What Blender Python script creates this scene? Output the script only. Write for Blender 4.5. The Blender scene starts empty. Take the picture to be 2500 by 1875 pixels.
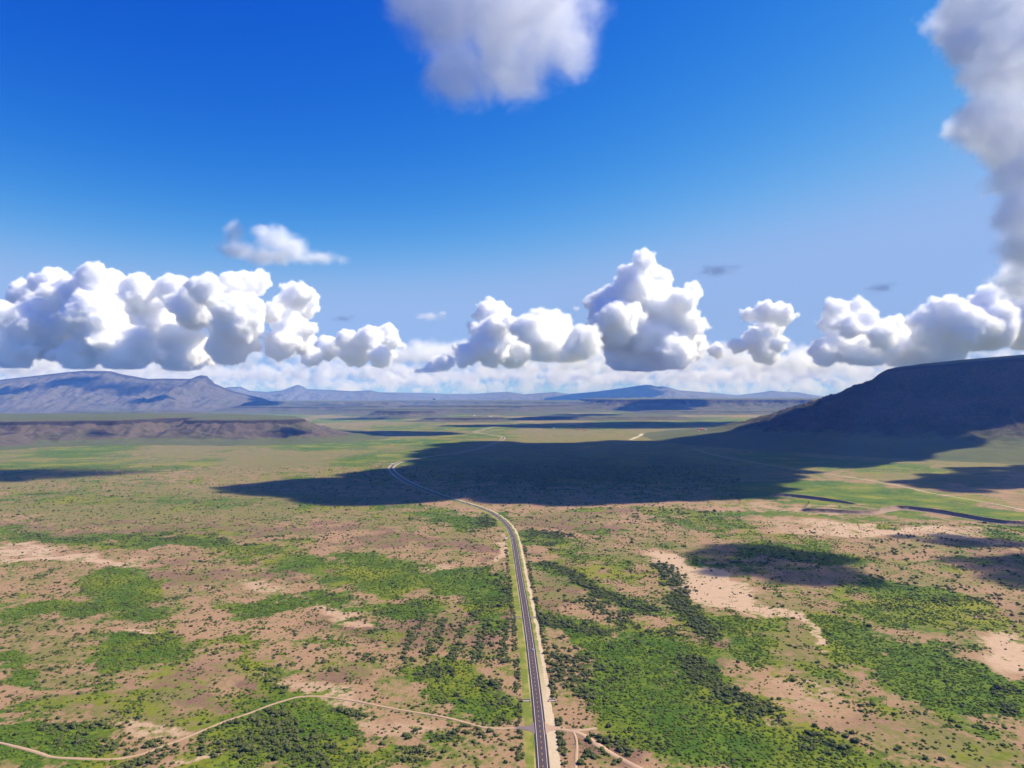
import bpy, bmesh, math, random
import numpy as np
from mathutils import Vector

# ------------------------------------------------------------------ camera, sky, sun, exposure
sc = bpy.context.scene
C = sc.collection
F, H = 1667.0, 320.0                      # focal length in photo pixels, height of the drone in metres
PITCH = math.radians(0.94)
CP, SP = math.cos(PITCH), math.sin(PITCH)
cam = bpy.data.cameras.new('camera')
cam.sensor_width = 36.0
cam.lens = 36.0 * F / 2500.0
cam.clip_start = 5.0
cam.clip_end = 300000.0
cam_ob = bpy.data.objects.new('camera', cam)
C.objects.link(cam_ob)
cam_ob.location = (0, 0, H)
cam_ob.rotation_euler = (math.pi / 2 + PITCH, 0, 0)
sc.camera = cam_ob

SUN_EL, SUN_AZ = math.radians(45), math.radians(75)
SUN = np.array([math.sin(SUN_AZ) * math.cos(SUN_EL), math.cos(SUN_AZ) * math.cos(SUN_EL), math.sin(SUN_EL)])
world = bpy.data.worlds.new('World')
sc.world = world
world.use_nodes = True
wn = world.node_tree
sky = wn.nodes.new('ShaderNodeTexSky')
sky.sky_type = 'NISHITA'
sky.sun_disc = False
sky.sun_elevation = SUN_EL
sky.sun_rotation = SUN_AZ
sky.altitude = 1200
sky.air_density = 1.0
sky.dust_density = 0.2
sky.ozone_density = 3.0
# photo-like colour response of the sky: a gain and a contrast per channel
SKY_GAIN, SKY_POW, SKY_TOP = (0.0490, 0.290, 2.76), (4.8, 2.03, 0.49), (2.24, 3.48, 5.8)
sep = wn.nodes.new('ShaderNodeSeparateColor')
comb = wn.nodes.new('ShaderNodeCombineColor')
wn.links.new(sky.outputs[0], sep.inputs[0])
for i in range(3):
    p = wn.nodes.new('ShaderNodeMath'); p.operation = 'POWER'; p.inputs[1].default_value = SKY_POW[i]
    g = wn.nodes.new('ShaderNodeMath'); g.operation = 'MULTIPLY'; g.inputs[1].default_value = SKY_GAIN[i]
    lim = wn.nodes.new('ShaderNodeMath'); lim.operation = 'SMOOTH_MIN'; lim.inputs[1].default_value = SKY_TOP[i]; lim.inputs[2].default_value = .3 * SKY_TOP[i]
    wn.links.new(sep.outputs[i], lim.inputs[0]); wn.links.new(lim.outputs[0], p.inputs[0]); wn.links.new(p.outputs[0], g.inputs[0]); wn.links.new(g.outputs[0], comb.inputs[i])
wn.links.new(comb.outputs[0], wn.nodes['Background'].inputs[0])
wn.nodes['Background'].inputs[1].default_value = 0.08
sun = bpy.data.lights.new('sun', 'SUN')
sun.energy = 5.0
sun.angle = math.radians(0.5)
sun.color = (1.0, 0.94, 0.83)
sun_ob = bpy.data.objects.new('sun', sun)
C.objects.link(sun_ob)
sun_ob.rotation_euler = Vector(SUN).to_track_quat('Z', 'Y').to_euler()
sc.view_settings.view_transform = 'Standard'
sc.view_settings.look = 'None'
sc.view_settings.exposure = 0.68
sc.view_settings.gamma = 1.0
sc.cycles.use_denoising = True
sc.cycles.max_bounces = 80
sc.cycles.diffuse_bounces = 2
sc.cycles.glossy_bounces = 1
sc.cycles.transmission_bounces = 4
sc.cycles.volume_bounces = 64
sc.cycles.volume_step_rate = 2.0
sc.cycles.transparent_max_bounces = 64

# ------------------------------------------------------------------ helpers
rng = np.random.default_rng(11)
random.seed(11)


def at(px, py, Y):
    """the point of the place at depth Y that photo pixel (px, py) shows"""
    u = (px - 1250.0) / F
    v = (937.5 - py) / F
    dy = CP - v * SP
    dz = SP + v * CP
    return np.array([u / dy * Y, Y, H + dz / dy * Y])


def gnd(px, py, z=0.0):
    """the point at height z that photo pixel (px, py) shows"""
    u = (px - 1250.0) / F
    v = (937.5 - py) / F
    dy = CP - v * SP
    dz = SP + v * CP
    t = (z - H) / dz
    return np.array([u * t, dy * t])


def to_px(X, Y, Z):
    d = Z - H
    c = Y * CP + d * SP
    w = -Y * SP + d * CP
    return 1250.0 + F * X / c, 937.5 - F * w / c


def _hash(ix, iy, seed):
    n = (ix * 374761393 + iy * 668265263 + seed * 1442695041).astype(np.int64) & 0x7fffffff
    n = ((n ^ (n >> 13)) * 1274126177) & 0x7fffffff
    n = (n ^ (n >> 16)) & 0x7fffffff
    return n


def perlin(x, y, seed=0):
    x0 = np.floor(x).astype(np.int64); y0 = np.floor(y).astype(np.int64)
    fx, fy = x - x0, y - y0
    ux, uy = fx * fx * fx * (fx * (fx * 6 - 15) + 10), fy * fy * fy * (fy * (fy * 6 - 15) + 10)

    def g(ix, iy, dx, dy):
        a = _hash(ix, iy, seed) * (2 * math.pi / 0x7fffffff)
        return np.cos(a) * dx + np.sin(a) * dy
    a = g(x0, y0, fx, fy); b = g(x0 + 1, y0, fx - 1, fy)
    c = g(x0, y0 + 1, fx, fy - 1); d = g(x0 + 1, y0 + 1, fx - 1, fy - 1)
    return (a + (b - a) * ux + (c + (d - c) * ux - a - (b - a) * ux) * uy) * 1.5


def fbm(x, y, scale, octaves=4, seed=0, rough=0.5):
    s, a, t = 0.0, 1.0, 0.0
    f = 1.0 / scale
    for k in range(octaves):
        s = s + a * perlin(x * f, y * f, seed + k * 17)
        t += a; a *= rough; f *= 2.03
    return s / t


def ridged(x, y, scale, octaves=4, seed=0):
    s, a, t = 0.0, 1.0, 0.0
    f = 1.0 / scale
    for k in range(octaves):
        s = s + a * (1 - 2 * np.abs(perlin(x * f, y * f, seed + k * 13)))
        t += a; a *= 0.5; f *= 2.1
    return s / t


def sstep(a, b, x):
    t = np.clip((x - a) / (b - a), 0, 1)
    return t * t * (3 - 2 * t)


def seg_dist(X, Y, line):
    """distance to a polyline and signed side of it"""
    best = np.full(np.shape(X), 1e9)
    for (ax, ay), (bx, by) in zip(line[:-1], line[1:]):
        dx, dy = bx - ax, by - ay
        t = np.clip(((X - ax) * dx + (Y - ay) * dy) / (dx * dx + dy * dy + 1e-9), 0, 1)
        best = np.minimum(best, np.hypot(X - ax - t * dx, Y - ay - t * dy))
    return best


def in_poly(X, Y, poly):
    ins = np.zeros(np.shape(X), bool)
    n = len(poly)
    for i in range(n):
        x1, y1 = poly[i]; x2, y2 = poly[(i + 1) % n]
        if y1 == y2:
            continue
        c = ((y1 > Y) != (y2 > Y)) & (X < (x2 - x1) * (Y - y1) / (y2 - y1) + x1)
        ins ^= c
    return ins


def poly_dist(X, Y, poly):
    """signed distance: negative inside"""
    d = seg_dist(X, Y, list(poly) + [poly[0]])
    return np.where(in_poly(X, Y, poly), -d, d)


def smooth_line(pts, step):
    """Catmull-Rom through ground points, resampled about every step metres"""
    P = [np.array(p, float) for p in pts]
    P = [2 * P[0] - P[1]] + P + [2 * P[-1] - P[-2]]
    out = []
    for i in range(1, len(P) - 2):
        a, b, c, d = P[i - 1:i + 3]
        n = max(2, int(np.linalg.norm(c - b) / step))
        for t in np.arange(n) / n:
            out.append(0.5 * (2 * b + (c - a) * t + (2 * a - 5 * b + 4 * c - d) * t * t + (3 * b - a - 3 * c + d) * t ** 3))
    out.append(P[-2])
    return np.array(out)


def tag(o, label=None, cat=None, group=None, kind=None):
    if label: o['label'] = label
    if cat: o['category'] = cat
    if group: o['group'] = group
    if kind: o['kind'] = kind
    return o


def empty(name, loc, rz=0.0):
    o = bpy.data.objects.new(name, None)
    o.empty_display_size = 1.0
    o.location = loc
    o.rotation_euler = (0, 0, rz)
    C.objects.link(o)
    return o


def mesh_ob(name, verts, faces, mat, parent=None, smooth=False):
    me = bpy.data.meshes.new(name)
    me.from_pydata([tuple(map(float, v)) for v in verts], [], [tuple(map(int, f)) for f in faces])
    if mat: me.materials.append(mat)
    if smooth: me.shade_smooth()
    o = bpy.data.objects.new(name, me)
    C.objects.link(o)
    if parent: o.parent = parent
    return o


def grid_ob(name, X, Y, Z, mat, attrs=None, smooth=True):
    """grid mesh out of 2-D arrays, quick"""
    n, m = X.shape
    co = np.stack([X, Y, Z], -1).reshape(-1, 3).astype(np.float32)
    idx = np.arange(n * m).reshape(n, m)
    q = np.stack([idx[:-1, :-1], idx[:-1, 1:], idx[1:, 1:], idx[1:, :-1]], -1).reshape(-1, 4).astype(np.int32)
    me = bpy.data.meshes.new(name)
    me.vertices.add(len(co)); me.vertices.foreach_set('co', co.ravel())
    me.loops.add(q.size); me.loops.foreach_set('vertex_index', q.ravel())
    me.polygons.add(len(q))
    me.polygons.foreach_set('loop_start', np.arange(0, q.size, 4, dtype=np.int32))
    me.polygons.foreach_set('loop_total', np.full(len(q), 4, dtype=np.int32))
    for k, v in (attrs or {}).items():
        a = me.attributes.new(k, 'FLOAT', 'POINT')
        a.data.foreach_set('value', np.ascontiguousarray(v, dtype=np.float32).ravel())
    me.update(calc_edges=True)
    me.validate()
    if smooth: me.shade_smooth()
    me.materials.append(mat)
    o = bpy.data.objects.new(name, me)
    C.objects.link(o)
    return o


class Nodes:
    """short-hand for building node trees"""
    def __init__(self, tree):
        self.t = tree

    def n(self, typ, **kw):
        nd = self.t.nodes.new(typ)
        for k, v in kw.items():
            setattr(nd, k, v)
        return nd

    def put(self, sock, v):
        if isinstance(v, bpy.types.NodeSocket):
            self.t.links.new(v, sock)
        elif v is not None:
            sock.default_value = v

    def math(self, op, a, b=None, c=None, clamp=False):
        m = self.n('ShaderNodeMath', operation=op, use_clamp=clamp)
        for i, v in enumerate((a, b, c)):
            self.put(m.inputs[i], v)
        return m.outputs[0]

    def vmath(self, op, a, b=None, scale=None):
        m = self.n('ShaderNodeVectorMath', operation=op)
        self.put(m.inputs[0], a)
        if b is not None: self.put(m.inputs[1], b)
        if scale is not None: self.put(m.inputs['Scale'], scale)
        return m.outputs['Value'] if op in ('LENGTH', 'DOT_PRODUCT', 'DISTANCE') else m.outputs[0]

    def noise(self, vec, size, detail=4, rough=0.55, dist=0.0):
        m = self.n('ShaderNodeTexNoise')
        self.put(m.inputs['Vector'], vec)
        m.inputs['Scale'].default_value = 1.0 / size
        m.inputs['Detail'].default_value = detail
        m.inputs['Roughness'].default_value = rough
        m.inputs['Distortion'].default_value = dist
        return m.outputs[0]

    def mix(self, fac, a, b):
        m = self.n('ShaderNodeMix', data_type='RGBA')
        self.put(m.inputs[0], fac)
        self.put(m.inputs[6], a if isinstance(a, bpy.types.NodeSocket) else (*a, 1.0))
        self.put(m.inputs[7], b if isinstance(b, bpy.types.NodeSocket) else (*b, 1.0))
        return m.outputs[2]

    def attr(self, name, typ='GEOMETRY'):
        m = self.n('ShaderNodeAttribute', attribute_name=name, attribute_type=typ)
        return m.outputs['Fac']

    def remap(self, v, a, b, lo=0.0, hi=1.0):
        m = self.n('ShaderNodeMapRange', interpolation_type='SMOOTHSTEP')
        self.put(m.inputs[0], v)
        for i, x in enumerate((a, b, lo, hi)):
            m.inputs[i + 1].default_value = x
        return m.outputs[0]


def material(name, color=None, rough=0.9, spec=0.2):
    m = bpy.data.materials.new(name)
    m.use_nodes = True
    b = m.node_tree.nodes['Principled BSDF']
    b.inputs['Roughness'].default_value = rough
    b.inputs['Specular IOR Level'].default_value = spec
    N = Nodes(m.node_tree)
    if color is not None:
        b.inputs['Base Color'].default_value = (*color, 1)
    return m, N, b


def speckled(name, color, size, amount=0.25, rough=0.8, spec=0.3, metallic=0.0):
    """a plain material with some grain and wear"""
    m, N, b = material(name, None, rough, spec)
    pos = N.n('ShaderNodeTexCoord').outputs['Object']
    f = N.noise(pos, size, 5, 0.65)
    N.put(b.inputs['Base Color'], N.mix(f, [c * (1 - amount) for c in color], [min(1, c * (1 + amount)) for c in color]))
    b.inputs['Metallic'].default_value = metallic
    return m


# ------------------------------------------------------------------ what grows where (photo layout, carried over to ground metres)
K = 2500.0 / 2212.0


def P2(pts):
    """pixels of the 2212-wide view to ground points"""
    return [tuple(gnd(x * K, y * K)) for x, y in pts]


# (centre x, centre y, half width, half height, tilt in degrees, strength) in 2212-wide pixels
GREEN = [
    (150, 1163, 190, 15, 1, 1.0), (420, 1172, 210, 16, 2, 1.1), (560, 1192, 90, 14, 3, .9),
    (780, 1208, 60, 24, 10, 1.0), (700, 1228, 110, 18, 8, .9), (880, 1255, 190, 34, 6, 1.2), (1040, 1300, 62, 52, 0, 1.2),
    (1010, 1240, 85, 20, 0, .7),
    (648, 1306, 130, 20, 0, 1.0), (880, 1322, 66, 18, 0, 1.0), (265, 1270, 80, 48, 12, 1.2), (190, 1316, 160, 24, 0, 1.15),
    (40, 1330, 70, 22, 0, .9), (310, 1400, 110, 34, 3, 1.25), (455, 1390, 65, 10, 0, .8), (70, 1460, 130, 14, 8, .8),
    (200, 1475, 70, 10, 12, .75), (250, 1520, 120, 30, 10, .45), (100, 1545, 110, 40, 0, .45),
    (120, 1598, 150, 26, 3, 1.15), (30, 1640, 60, 26, 0, 1.25), (180, 1650, 110, 14, 0, .9),
    (600, 1585, 170, 72, -6, 1.4), (690, 1560, 70, 70, 0, 1.4), (470, 1620, 100, 50, -10, 1.0), (620, 1650, 200, 40, 0, 1.2),
    (600, 1465, 50, 45, 35, 1.0), (560, 1420, 60, 22, 25, .8), (480, 1555, 80, 14, -20, .9),
    (1014, 1478, 105, 52, 14, 1.3), (1070, 1530, 60, 40, 0, 1.1), (920, 1445, 60, 16, 0, .9),
    (830, 1640, 90, 30, 0, .6), (960, 1600, 90, 40, 0, .45), (720, 1410, 180, 20, 8, .3), (860, 1390, 160, 30, 0, .25),
    # right of the road
    (1290, 1378, 140, 30, 20, 1.25), (1411, 1400, 90, 50, 10, 1.35), (1340, 1440, 80, 24, 30, 1.0),
    (1230, 1352, 60, 14, 10, 1.0), (1500, 1440, 40, 40, 30, 1.1),
    (1420, 1520, 160, 62, 12, 1.6), (1560, 1580, 170, 66, 20, 1.6), (1700, 1610, 130, 50, 24, 1.4), (1830, 1630, 110, 40, 24, 1.25), (1450, 1610, 130, 40, 20, 1.4),
    (1610, 1640, 160, 40, 0, 1.3),
    (1580, 1355, 95, 22, 8, 1.0), (1610, 1412, 75, 28, 15, .9), (1690, 1440, 70, 20, 30, .6),
    (1900, 1320, 150, 24, 10, .9), (1990, 1300, 120, 26, 12, 1.1), (1820, 1385, 120, 36, 14, 1.1), (1960, 1400, 120, 24, 12, .7),
    (2005, 1470, 125, 52, 20, 1.35), (2110, 1505, 90, 36, 18, 1.2), (2185, 1525, 60, 26, 0, 1.1), (2130, 1345, 90, 22, 14, .6),
    (1800, 1440, 100, 20, 22, .6), (1880, 1520, 70, 18, 20, .45), (2030, 1560, 90, 18, 15, .4),
    (1850, 1075, 300, 26, 5, 1.3), (1760, 1050, 130, 12, 3, .9), (2130, 1105, 140, 16, 8, 1.1), (1640, 1110, 260, 14, 0, .75), (1900, 1125, 170, 10, 6, .7),
    (1540, 1130, 90, 12, 0, .7), (1690, 1160, 90, 14, 6, .7), (1270, 1102, 60, 8, 0, .6), (1430, 1098, 90, 8, 0, .7),
    (1180, 1165, 70, 10, 6, .9), (1290, 1150, 60, 8, 0, .5), (1250, 1190, 70, 12, 10, .5), (1340, 1240, 70, 20, 20, .6), (1560, 1215, 90, 12, 10, .6),
    (1750, 1200, 160, 18, 6, .8), (1680, 1270, 90, 18, 14, .5), (2150, 1215, 120, 14, 4, .5), (2190, 1150, 60, 20, 0, 1.0),
    (980, 1120, 90, 14, 4, .8), (1050, 1128, 40, 20, 0, .9), (870, 1098, 110, 10, 3, .6), (700, 1095, 130, 9, 4, .5), (420, 1085, 160, 12, 0, .5), (150, 1075, 160, 16, 0, .5),
    (300, 1040, 160, 10, 0, .45), (650, 1025, 130, 6, 0, .5),
]
OLIVE = [
    (350, 1090, 520, 45, 0, 1.0), (800, 1115, 280, 22, 3, .8), (150, 1040, 260, 30, 0, .8), (600, 1030, 300, 24, 0, .7),
    (1350, 1205, 120, 25, 10, .9), (1330, 1160, 130, 14, 6, .6), (1480, 1180, 140, 20, 8, .8), (1550, 1210, 90, 14, 0, .7), (1700, 1330, 130, 18, 12, .8), (1800, 1456, 90, 36, 20, 1.0),
    (2060, 1580, 190, 50, 14, 1.0), (2120, 1630, 120, 30, 10, .9), (1700, 1400, 120, 40, 20, .9), (1680, 1180, 140, 24, 5, .8), (1880, 1320, 180, 40, 8, .7),
    (250, 1530, 230, 60, 0, .9), (120, 1440, 130, 30, 0, .8), (330, 1440, 120, 20, 0, .7), (60, 1360, 90, 24, 0, .8), (430, 1545, 120, 40, 0, .8),
    (2000, 1030, 200, 14, 4, 1.0), (1680, 1020, 120, 14, 0, .6), (1900, 1180, 260, 30, 4, .5), (1960, 1470, 160, 60, 14, .6), (1310, 1185, 100, 14, 6, .7),
]
BARE = [   # + pale sand, - pinkish or purplish soil
    (1083, 1185, 9, 16, 0, 1.6), (1465, 1222, 46, 14, 24, 1.7), (1530, 1262, 110, 24, 24, 2.0), (1640, 1325, 90, 13, 26, 1.7), (1730, 1372, 60, 9, 26, 1.2), (2185, 1430, 65, 55, 20, 1.1), (1900, 1143, 230, 12, 2, .8), (2050, 1160, 180, 20, 6, .5), (1720, 1100, 160, 8, 2, .5), (120, 1208, 170, 9, 0, 1.0), (60, 1190, 80, 6, 0, .8),
    (1690, 1560, 40, 10, 20, .5), (1750, 1500, 110, 40, 20, .35), (300, 1358, 60, 8, 4, .7), (560, 1260, 60, 14, 14, .6), (960, 1235, 40, 14, 0, .6), (760, 1340, 90, 20, 10, .6),
    (680, 1480, 120, 30, 15, .6), (330, 1575, 70, 14, 0, .6), (430, 1625, 60, 14, -10, .7), (860, 1560, 110, 30, 10, .5),
    (1220, 1133, 120, 13, 4, -.9), (1200, 1262, 46, 50, 0, -.8), (1530, 1427, 34, 34, 10, -.8), (1496, 1372, 24, 14, 0, -.8), (748, 1453, 74, 14, 8, -.8), (556, 1493, 30, 22, 0, -1.0), (381, 1480, 34, 22, 0, -.9),
    (330, 1142, 340, 10, 0, -1.0), (700, 1152, 200, 9, 2, -1.0), (950, 1178, 160, 12, 5, -1.0), (640, 1240, 160, 12, 5, -.7), (420, 1240, 120, 24, 8, -.6), (90, 1505, 80, 14, 0, -.5), (440, 1510, 70, 16, 14, -.7),
    (850, 1360, 200, 30, 4, -.6), (1330, 1630, 70, 30, 20, -.6), (1060, 1350, 60, 34, 0, -.7), (2140, 1190, 100, 24, 8, -.5), (250, 1405, 60, 12, 0, -.3), (1290, 1110, 90, 8, 0, -.4), (1400, 1140, 90, 10, 0, -.3),
]
BRUSH = [   # dense dark brush
    (1250, 1448, 70, 42, 8, 1.2), (1300, 1610, 100, 46, 18, 1.0), (1430, 1625, 60, 20, 25, .8), (330, 1612, 60, 22, 0, .9), (180, 1590, 120, 22, 0, .9),
    (550, 1600, 110, 60, -8, 1.1), (650, 1640, 160, 40, 0, .9), (735, 1525, 42, 12, 10, 1.3), (930, 1610, 120, 50, 0, .7), (1060, 1600, 60, 50, 0, .6), (960, 1452, 60, 16, 6, 1.1), (1090, 1480, 30, 50, 0, .9),
    (1320, 1320, 100, 14, 20, .9), (1250, 1280, 70, 10, 30, .6), (1420, 1360, 70, 16, 10, .7), (600, 1465, 46, 36, 40, .9), (440, 1165, 200, 8, 2, .7), (150, 1160, 150, 8, 0, .7), (1060, 1290, 40, 50, 0, .6), (880, 1330, 150, 30, 0, .35), (420, 1310, 200, 40, 0, .15),
    (340, 1380, 70, 16, 0, .7), (1770, 1600, 140, 28, 26, .8), (1530, 1480, 60, 12, 40, .9), (1600, 1530, 70, 16, 22, .8), (1040, 1380, 60, 50, 0, .6), (870, 1410, 160, 30, 0, .4),
    (1690, 1210, 150, 20, 4, .4), (2050, 1280, 160, 40, 8, .5), (2130, 1300, 90, 40, 10, .4), (1480, 1108, 260, 10, 0, .6), (2000, 1180, 200, 30, 4, .3), (1190, 1160, 60, 10, 6, 1.0), (1045, 1128, 30, 22, 0, 1.0),
    (480, 1560, 90, 10, -24, .8), (60, 1600, 70, 18, 0, .6), (1850, 1600, 160, 20, 24, .5), (2150, 1530, 80, 22, 0, .7),
]
CREEKS = [P2([(1189, 1219), (1233, 1246), (1306, 1286), (1359, 1306), (1406, 1319)]),
          P2([(1426, 1216), (1456, 1246), (1473, 1283), (1466, 1306), (1506, 1339), (1516, 1359)]),
          P2([(1483, 1423), (1516, 1466), (1566, 1500), (1640, 1530)]),
          P2([(1168, 1338), (1230, 1350), (1290, 1365)])]
PX = lambda pts: [tuple(gnd(x, y)) for x, y in pts]
ROAD = smooth_line(PX([(1333, 1990), (1326, 1875), (1319, 1790), (1310, 1700), (1300.5, 1620), (1293, 1560), (1281, 1480), (1271, 1420), (1263, 1370), (1256.5, 1330), (1250, 1305),
    (1240, 1286), (1222, 1267), (1195, 1250), (1160, 1236), (1100, 1218), (1055, 1202), (1005, 1182), (975, 1165), (958, 1150), (956, 1140), (972, 1130), (1005, 1122), (1060, 1113),
    (1120, 1105), (1175, 1093), (1215, 1079), (1229, 1070), (1221, 1065), (1194, 1060.5), (1160, 1054.5), (1182, 1048), (1216, 1040), (1239, 1036), (1300, 1029)]), 12.0)
ROAD_NEAR = [tuple(p) for p in ROAD[::4]]
TRACKS = {
    'left': smooth_line(PX([(-40, 1808), (0, 1813), (90, 1836), (124, 1847), (188, 1851), (271, 1853), (339, 1842), (414, 1815), (490, 1785), (546, 1762), (610, 1740), (656, 1722), (698, 1709), (735, 1701), (788, 1701), (864, 1712), (958, 1730), (1090, 1753), (1165, 1773), (1210, 1778), (1260, 1778), (1308, 1778)]), 5.0),
    'right': smooth_line(PX([(1322, 1778), (1345, 1778), (1362, 1780), (1394, 1785), (1416, 1791), (1438, 1803), (1472, 1826), (1500, 1843), (1559, 1875), (1620, 1905)]), 5.0),
    'spur': smooth_line(PX([(1400, 1788), (1406, 1803), (1408, 1820), (1406, 1857), (1405, 1900)]), 5.0),
    'gate': smooth_line(PX([(1396, 1785), (1424, 1783), (1457, 1778)]), 5.0),
    'valley': smooth_line(PX([(1690, 1095), (1698, 1097), (1755, 1113), (1893, 1138), (2027, 1158), (2170, 1181), (2271, 1203), (2373, 1220), (2500, 1245), (2600, 1268)]), 15.0),
    'bend': smooth_line(PX([(1538, 1073), (1549, 1069), (1562, 1063), (1568, 1058)]), 20.0),
}
TRACK_LINES = [[tuple(p) for p in t[::3]] + [tuple(t[-1])] for t in TRACKS.values()]


def blobs(u, v, table):
    r = np.zeros(u.shape)
    for cx, cy, rx, ry, tilt, s in table:
        near = (np.abs(u - cx) < 2.2 * (rx + ry)) & (np.abs(v - cy) < 2.2 * (ry + rx * .5))
        if not near.any():
            continue
        c, n = math.cos(math.radians(tilt)), math.sin(math.radians(tilt))
        du, dv = u[near] - cx, v[near] - cy
        a, b = (du * c + dv * n) / rx, (-du * n + dv * c) / ry
        f = s * np.clip(1.62 - 1.12 * np.sqrt(a * a + b * b), 0, 1)
        r[near] = np.where(np.abs(f) > np.abs(r[near]), f, r[near])
    return r


def cover(X, Y):
    """green, olive, bare (+ pale, - pink) and dark-brush fields of the plain, darkened under the big cloud shadow"""
    u, v = to_px(X, np.maximum(Y, 300.0), np.zeros_like(X))
    u, v = u / K, v / K
    d = np.clip((v - 854) / 300, .03, 2)
    amp = np.maximum(Y, 400.) / 1000.0
    w1 = fbm(X, Y, 170, 4, 3); w2 = fbm(X, Y, 170, 4, 5)
    w3 = fbm(X, Y, 46, 3, 7); w4 = fbm(X, Y, 46, 3, 9)
    u2 = u + (54 * w1 + 16 * w3) / amp ** .7
    v2 = v + (40 * w2 + 12 * w4) * d
    g = blobs(u2, v2, GREEN); o = blobs(u2, v2, OLIVE); b = blobs(u2, v2, BARE); k = blobs(u2, v2, BRUSH)
    for line in CREEKS:
        dd = seg_dist(X + 14 * w1, Y + 30 * w2, line)
        k = np.maximum(k, 1.5 * np.exp(-(dd / 22) ** 2)); g = np.maximum(g, 1.0 * np.exp(-(dd / 30) ** 2))
    o = np.maximum(o, .85 * np.clip(g * 1.1 + .1, 0, 1))
    g = g + .14 + .62 * fbm(X, Y * .8, 90, 4, 61) + .25 * fbm(X, Y, 28, 3, 62)
    o = np.maximum(o, .44 + .6 * fbm(X, Y, 260, 4, 63))
    bp = np.clip(b, 0, 1)
    g = g * (1 - .85 * bp); o = o * (1 - .8 * bp)
    far = sstep(2500, 3300, Y)
    big = fbm(X, Y * .55, 900, 5, 21) + .35 * fbm(X, Y * .5, 2600, 3, 31)
    g = g * (1 - far) + far * np.clip(.40 + .42 * sstep(4200, 8000, Y) + 2.5 * big, -.3, 1.4)
    o = o * (1 - far) + far * np.clip(.85 - .35 * sstep(5000, 9000, Y) - .5 * big, 0, 1)
    b = b * (1 - far) + far * np.clip(-.5 * fbm(X, Y, 1500, 3, 41), -.6, .6)
    shade_core = .85 * np.clip(1.3 - np.hypot((u2 - 1290) / 640, (v2 - 1015) / 62), 0, 1)  # greener, darker cover painted under the big cloud shadow to deepen its shade
    g = np.maximum(g, shade_core); b = b * (1 - shade_core); k = np.maximum(k, 1.25 * shade_core)
    edge = sstep(1150, 1900, np.abs(u - 1106)) + sstep(1659, 1750, v)          # beyond the frame: what the plain does on average
    g = np.maximum(g, edge * np.clip(.3 + 1.4 * fbm(X, Y, 260, 4, 51), 0, 1))
    return g, o, b, k


def ground_h(X, Y):
    far = sstep(3000, 14000, Y)
    h = fbm(X, Y, 240, 4, 71) * 1.6 * sstep(15, 90, ROAD_D(X, Y)) + far * (fbm(X, Y, 2600, 5, 81) * 26 + ridged(X, Y, 6000, 4, 83) * 20 * sstep(9000, 22000, Y) - 8)
    return h * sstep(10, 120, ROAD_D(X, Y))


def ROAD_D(X, Y):
    return seg_dist(X, Y, ROAD_NEAR[::3] + [ROAD_NEAR[-1]])


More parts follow.
